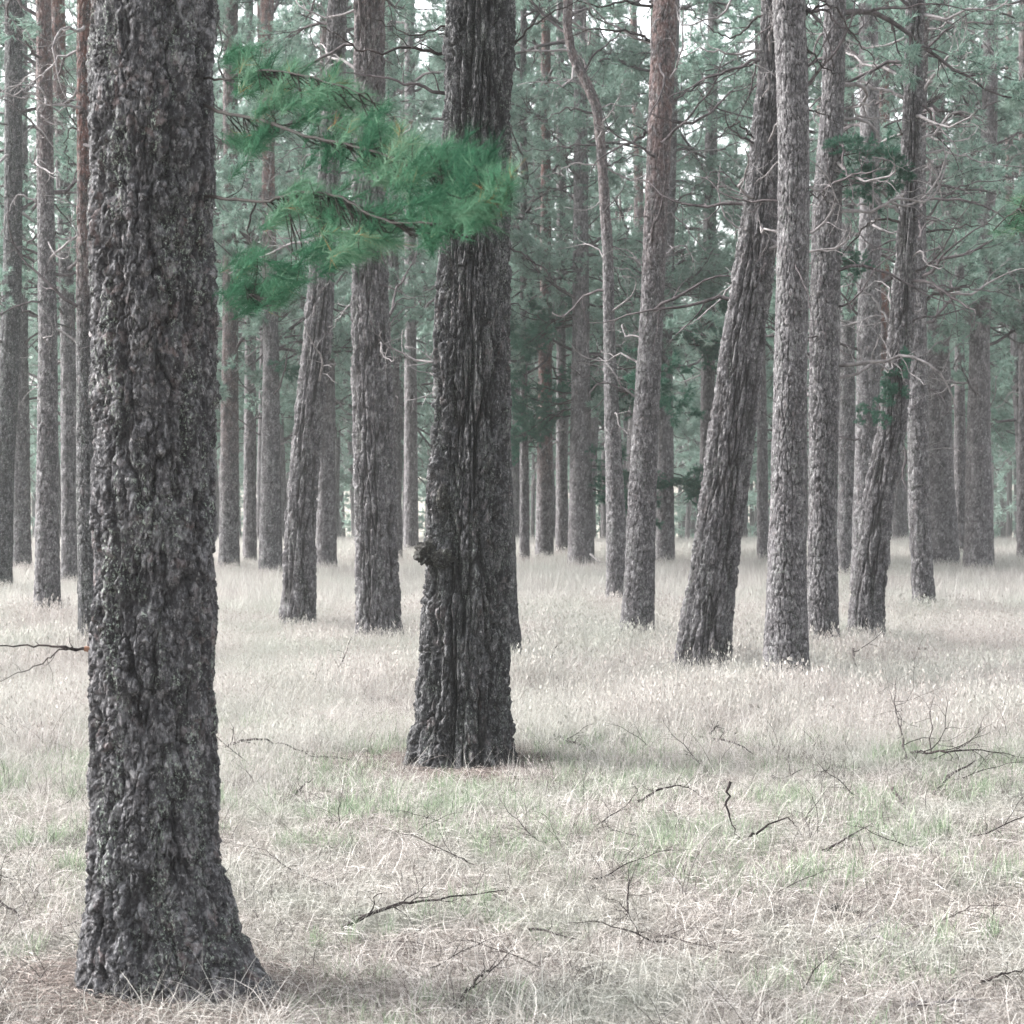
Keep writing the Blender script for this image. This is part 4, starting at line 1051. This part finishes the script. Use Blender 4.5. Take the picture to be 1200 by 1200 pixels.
fallen('tangle of arching twigs over the green mossy patch at the right', [(1068, 888, .02), (1100, 888, .09), (1150, 884, .10), (1200, 895, .03)], 3.4, nside=14, side=0.45, seed=6, sub=4)
fallen('short stub of dark stick standing slantwise in the grass left of the mossy patch', [(1046, 934, .05), (1055, 948, .02), (1065, 962, .0)], 5, nside=0, seed=7)
fallen('wiry upright dead twig with fine side shoots in the pale field at the right', [(1062, 895, .02), (1055, 860, .10), (1048, 830, .16), (1052, 800, .22)], 2.6, nside=9, side=0.35, seed=8)
fallen('forked dark twig poking up in front of the leaning trunk', [(820, 880, .01), (835, 862, .07), (842, 853, .12)], 4, nside=4, side=0.6, seed=9)
fallen('low twig bowed in an arc below the leaning trunk', [(836, 870, .07), (865, 874, .08), (885, 890, .02)], 3, nside=4, side=0.4, seed=10)
fallen('curved twig with an upturned right end in the middle of the right foreground', [(905, 918, .02), (925, 925, .01), (950, 920, .02), (973, 905, .05)], 4, nside=3, side=0.3, seed=11)
fallen('thin double twig lying slantwise below the V-shaped branch', [(965, 1010, .01), (990, 995, .03), (1022, 978, .05)], 3.4, nside=3, side=0.3, seed=12)
fallen('pale bleached branch lying forked near the bottom right', [(985, 1102, .01), (1020, 1102, .02), (1050, 1115, .02), (1075, 1120, .01)], 5, nside=5, side=0.5, mat='dead', seed=13)
fallen('thick pale stick lying along the bottom edge at the right', [(1065, 1192, .01), (1110, 1186, .01), (1160, 1178, .01)], 7, nside=2, side=0.2, mat='dead', seed=14)
fallen('dark forked twig rising from the grass at the bottom centre', [(540, 1190, .0), (560, 1162, .04), (578, 1150, .06), (598, 1132, .10)], 3.6, nside=5, side=0.5, seed=15)
fallen('brown twig lying behind the tufts right of the burled trunk foot', [(650, 868, .05), (680, 876, .05), (705, 890, .01)], 3.4, nside=6, side=0.35, seed=16)
fallen('fine dark twig leaning on the grass at the lower left edge', [(-8, 1065, .05), (10, 1080, .04), (35, 1092, .01)], 4, nside=8, side=0.6, seed=17)
fallen('dark twig stretching right beyond the long branch in the lower middle', [(620, 1100, .03), (650, 1106, .03), (695, 1118, .01)], 3.4, nside=4, side=0.4, seed=18)
fallen('slender fan of upright twigs between the burled trunk and the V-shaped branch', [(735, 1098, .0), (735, 1060, .08), (738, 1030, .14)], 2.8, nside=9, side=0.7, seed=19)
fallen('dark bent twig at the lower right with both ends raised', [(1150, 1160, .01), (1175, 1150, .05), (1206, 1142, .06)], 4, nside=5, side=0.5, seed=20)
fallen('loose arched twigs above the grass in front of the leaning trunk to its left', [(748, 950, .02), (775, 935, .06), (800, 930, .06), (825, 945, .02)], 3.2, nside=9, side=0.5, seed=21)
fallen('dark broken twig on the grass right of the nearest trunk', [(340, 945, .01), (352, 932, .03), (365, 920, .06)], 4.5, nside=2, side=0.3, seed=22)
fallen('long thin twig lying on the pale field left of the burled trunk', [(396, 790, .1), (404, 775, .2), (413, 752, .34)], 2.2, nside=5, side=0.5, seed=23)
fallen('wispy bush of dark twigs beside the trunk peeping out behind the burled one', [(640, 800, .02), (645, 780, .16), (652, 762, .24)], 2.6, nside=9, side=0.6, seed=24)
fallen('bowed stem beside the foot of the trunk behind the burled one', [(594, 768, .12), (606, 775, .13), (610, 788, .05), (608, 800, .0)], 3, nside=2, side=0.3, seed=25)
fallen('light branch propped in the grass left of the bending trunk foot', [(980, 742, .1), (1000, 735, .16), (1018, 733, .15)], 3, nside=3, side=0.3, mat='dead', seed=26)
fallen('leaning twig in the pale field below the bending trunk', [(1000, 768, .2), (1003, 785, .16), (1015, 808, .04)], 2.6, nside=3, side=0.4, seed=27)
fallen('mossy green stick lying in the pale field at the right', [(1072, 806, .1), (1092, 810, .1), (1115, 813, .08)], 4.5, nside=1, side=0.2, mat='limb', seed=28)
fallen('pale broken stick leaning in the grass by the broad grey far trunk', [(692, 652, .5), (698, 657, .45), (703, 662, .4)], 3, nside=0, mat='dead', seed=29)
TW = []
for i in range(5):
    r = np.random.default_rng(880 + i); main = walk(np.array([0, 0, 0.02]), np.array([1.0, 0, 0.15]), 0.42, 10, 0.22, -0.02, r)
    mb, _, _ = grow(main, 0.0042, r, False, 9, 0.5, 0.1, 4, 5)
    me = mb.mesh('fallen_twig'); co = np.empty(len(me.vertices) * 3, np.float32); me.vertices.foreach_get('co', co); co = co.reshape(-1, 3)
    co[:, 2] = np.abs(co[:, 2]) * 0.75; me.vertices.foreach_set('co', co.ravel()); me.materials.append(M['darktwig']); TW.append(me)
r = np.random.default_rng(19)
for (x, y) in [(470, 1000), (530, 985), (560, 1035), (640, 1010), (700, 985), (760, 1000), (800, 965), (830, 905), (880, 880), (770, 885), (690, 1050), (640, 1160), (700, 1150), (780, 1120), (860, 1130), (905, 1060),
               (940, 985), (1010, 945), (1070, 1010), (1140, 1000), (1180, 960), (1090, 900), (1130, 905), (1170, 885), (1110, 925), (350, 900), (300, 910), (400, 990), (340, 1040), (390, 1060), (40, 880), (60, 960), (30, 1050), (70, 1110),
               (450, 1120), (500, 1150), (1000, 1140), (1100, 1090), (1170, 1110), (935, 1180), (420, 900), (620, 925), (1060, 790), (700, 830), (340, 800), (1150, 850)]:
    Y = depth_of(y); q = P(x, y, Y); q[2] = gz1(q[0], q[1]) + 0.03
    o = link('fallen_twig', TW[r.integers(0, 5)], None, None, q); o.rotation_euler = (r.normal(0, .1), r.normal(0, .1), r.uniform(0, 6.28)); s_ = r.uniform(0.6, 1.25); o.scale = (s_, s_, s_)
    tag(o, 'small tangle of thin dark twigs caught in the grass of the clearing', 'twig', 'small dark twigs strewn over the grass')
# crumbled clods and bark bits
def clod(label, px, py, rad, seed, name='bark_clod'):
    Y = depth_of(py); q = P(px, py, Y); q[2] = gz1(q[0], q[1]) + rad[2] * 0.7
    o = lump(name, q, rad, seed, None, M['burl'], 0.9, 4); tag(o, label, 'bark clod'); return o
clod('small crumbly black bark clod, the upper of two in the lower right', 1046, 1019, (0.05, 0.05, 0.022), 3)
clod('flat grey-black bark clod, the lower of two in the lower right', 988, 1074, (0.065, 0.05, 0.022), 9)

# ------------------------------------------------------------------ haze
V = np.array([(x, y, z) for x in (-75, 75) for y in (-12, 165) for z in (-6.5, 21)], float)
Fc = np.array([(0, 1, 3, 2), (4, 6, 7, 5), (0, 4, 5, 1), (2, 3, 7, 6), (0, 2, 6, 4), (1, 5, 7, 3)])
m, t, out = newmat('haze_air'); pv = N(t, 'ShaderNodeVolumePrincipled'); pv.inputs['Density'].default_value = 0.0008
pv.inputs['Color'].default_value = (0.93, 0.97, 0.96, 1); pv.inputs['Anisotropy'].default_value = 0.2
t.links.new(pv.outputs[0], out.inputs['Volume'])
hz = link('haze', mesh_np('haze', V, Fc), None, m); tag(hz, 'thin pale mist in the air between the trees', 'haze', kind='stuff')
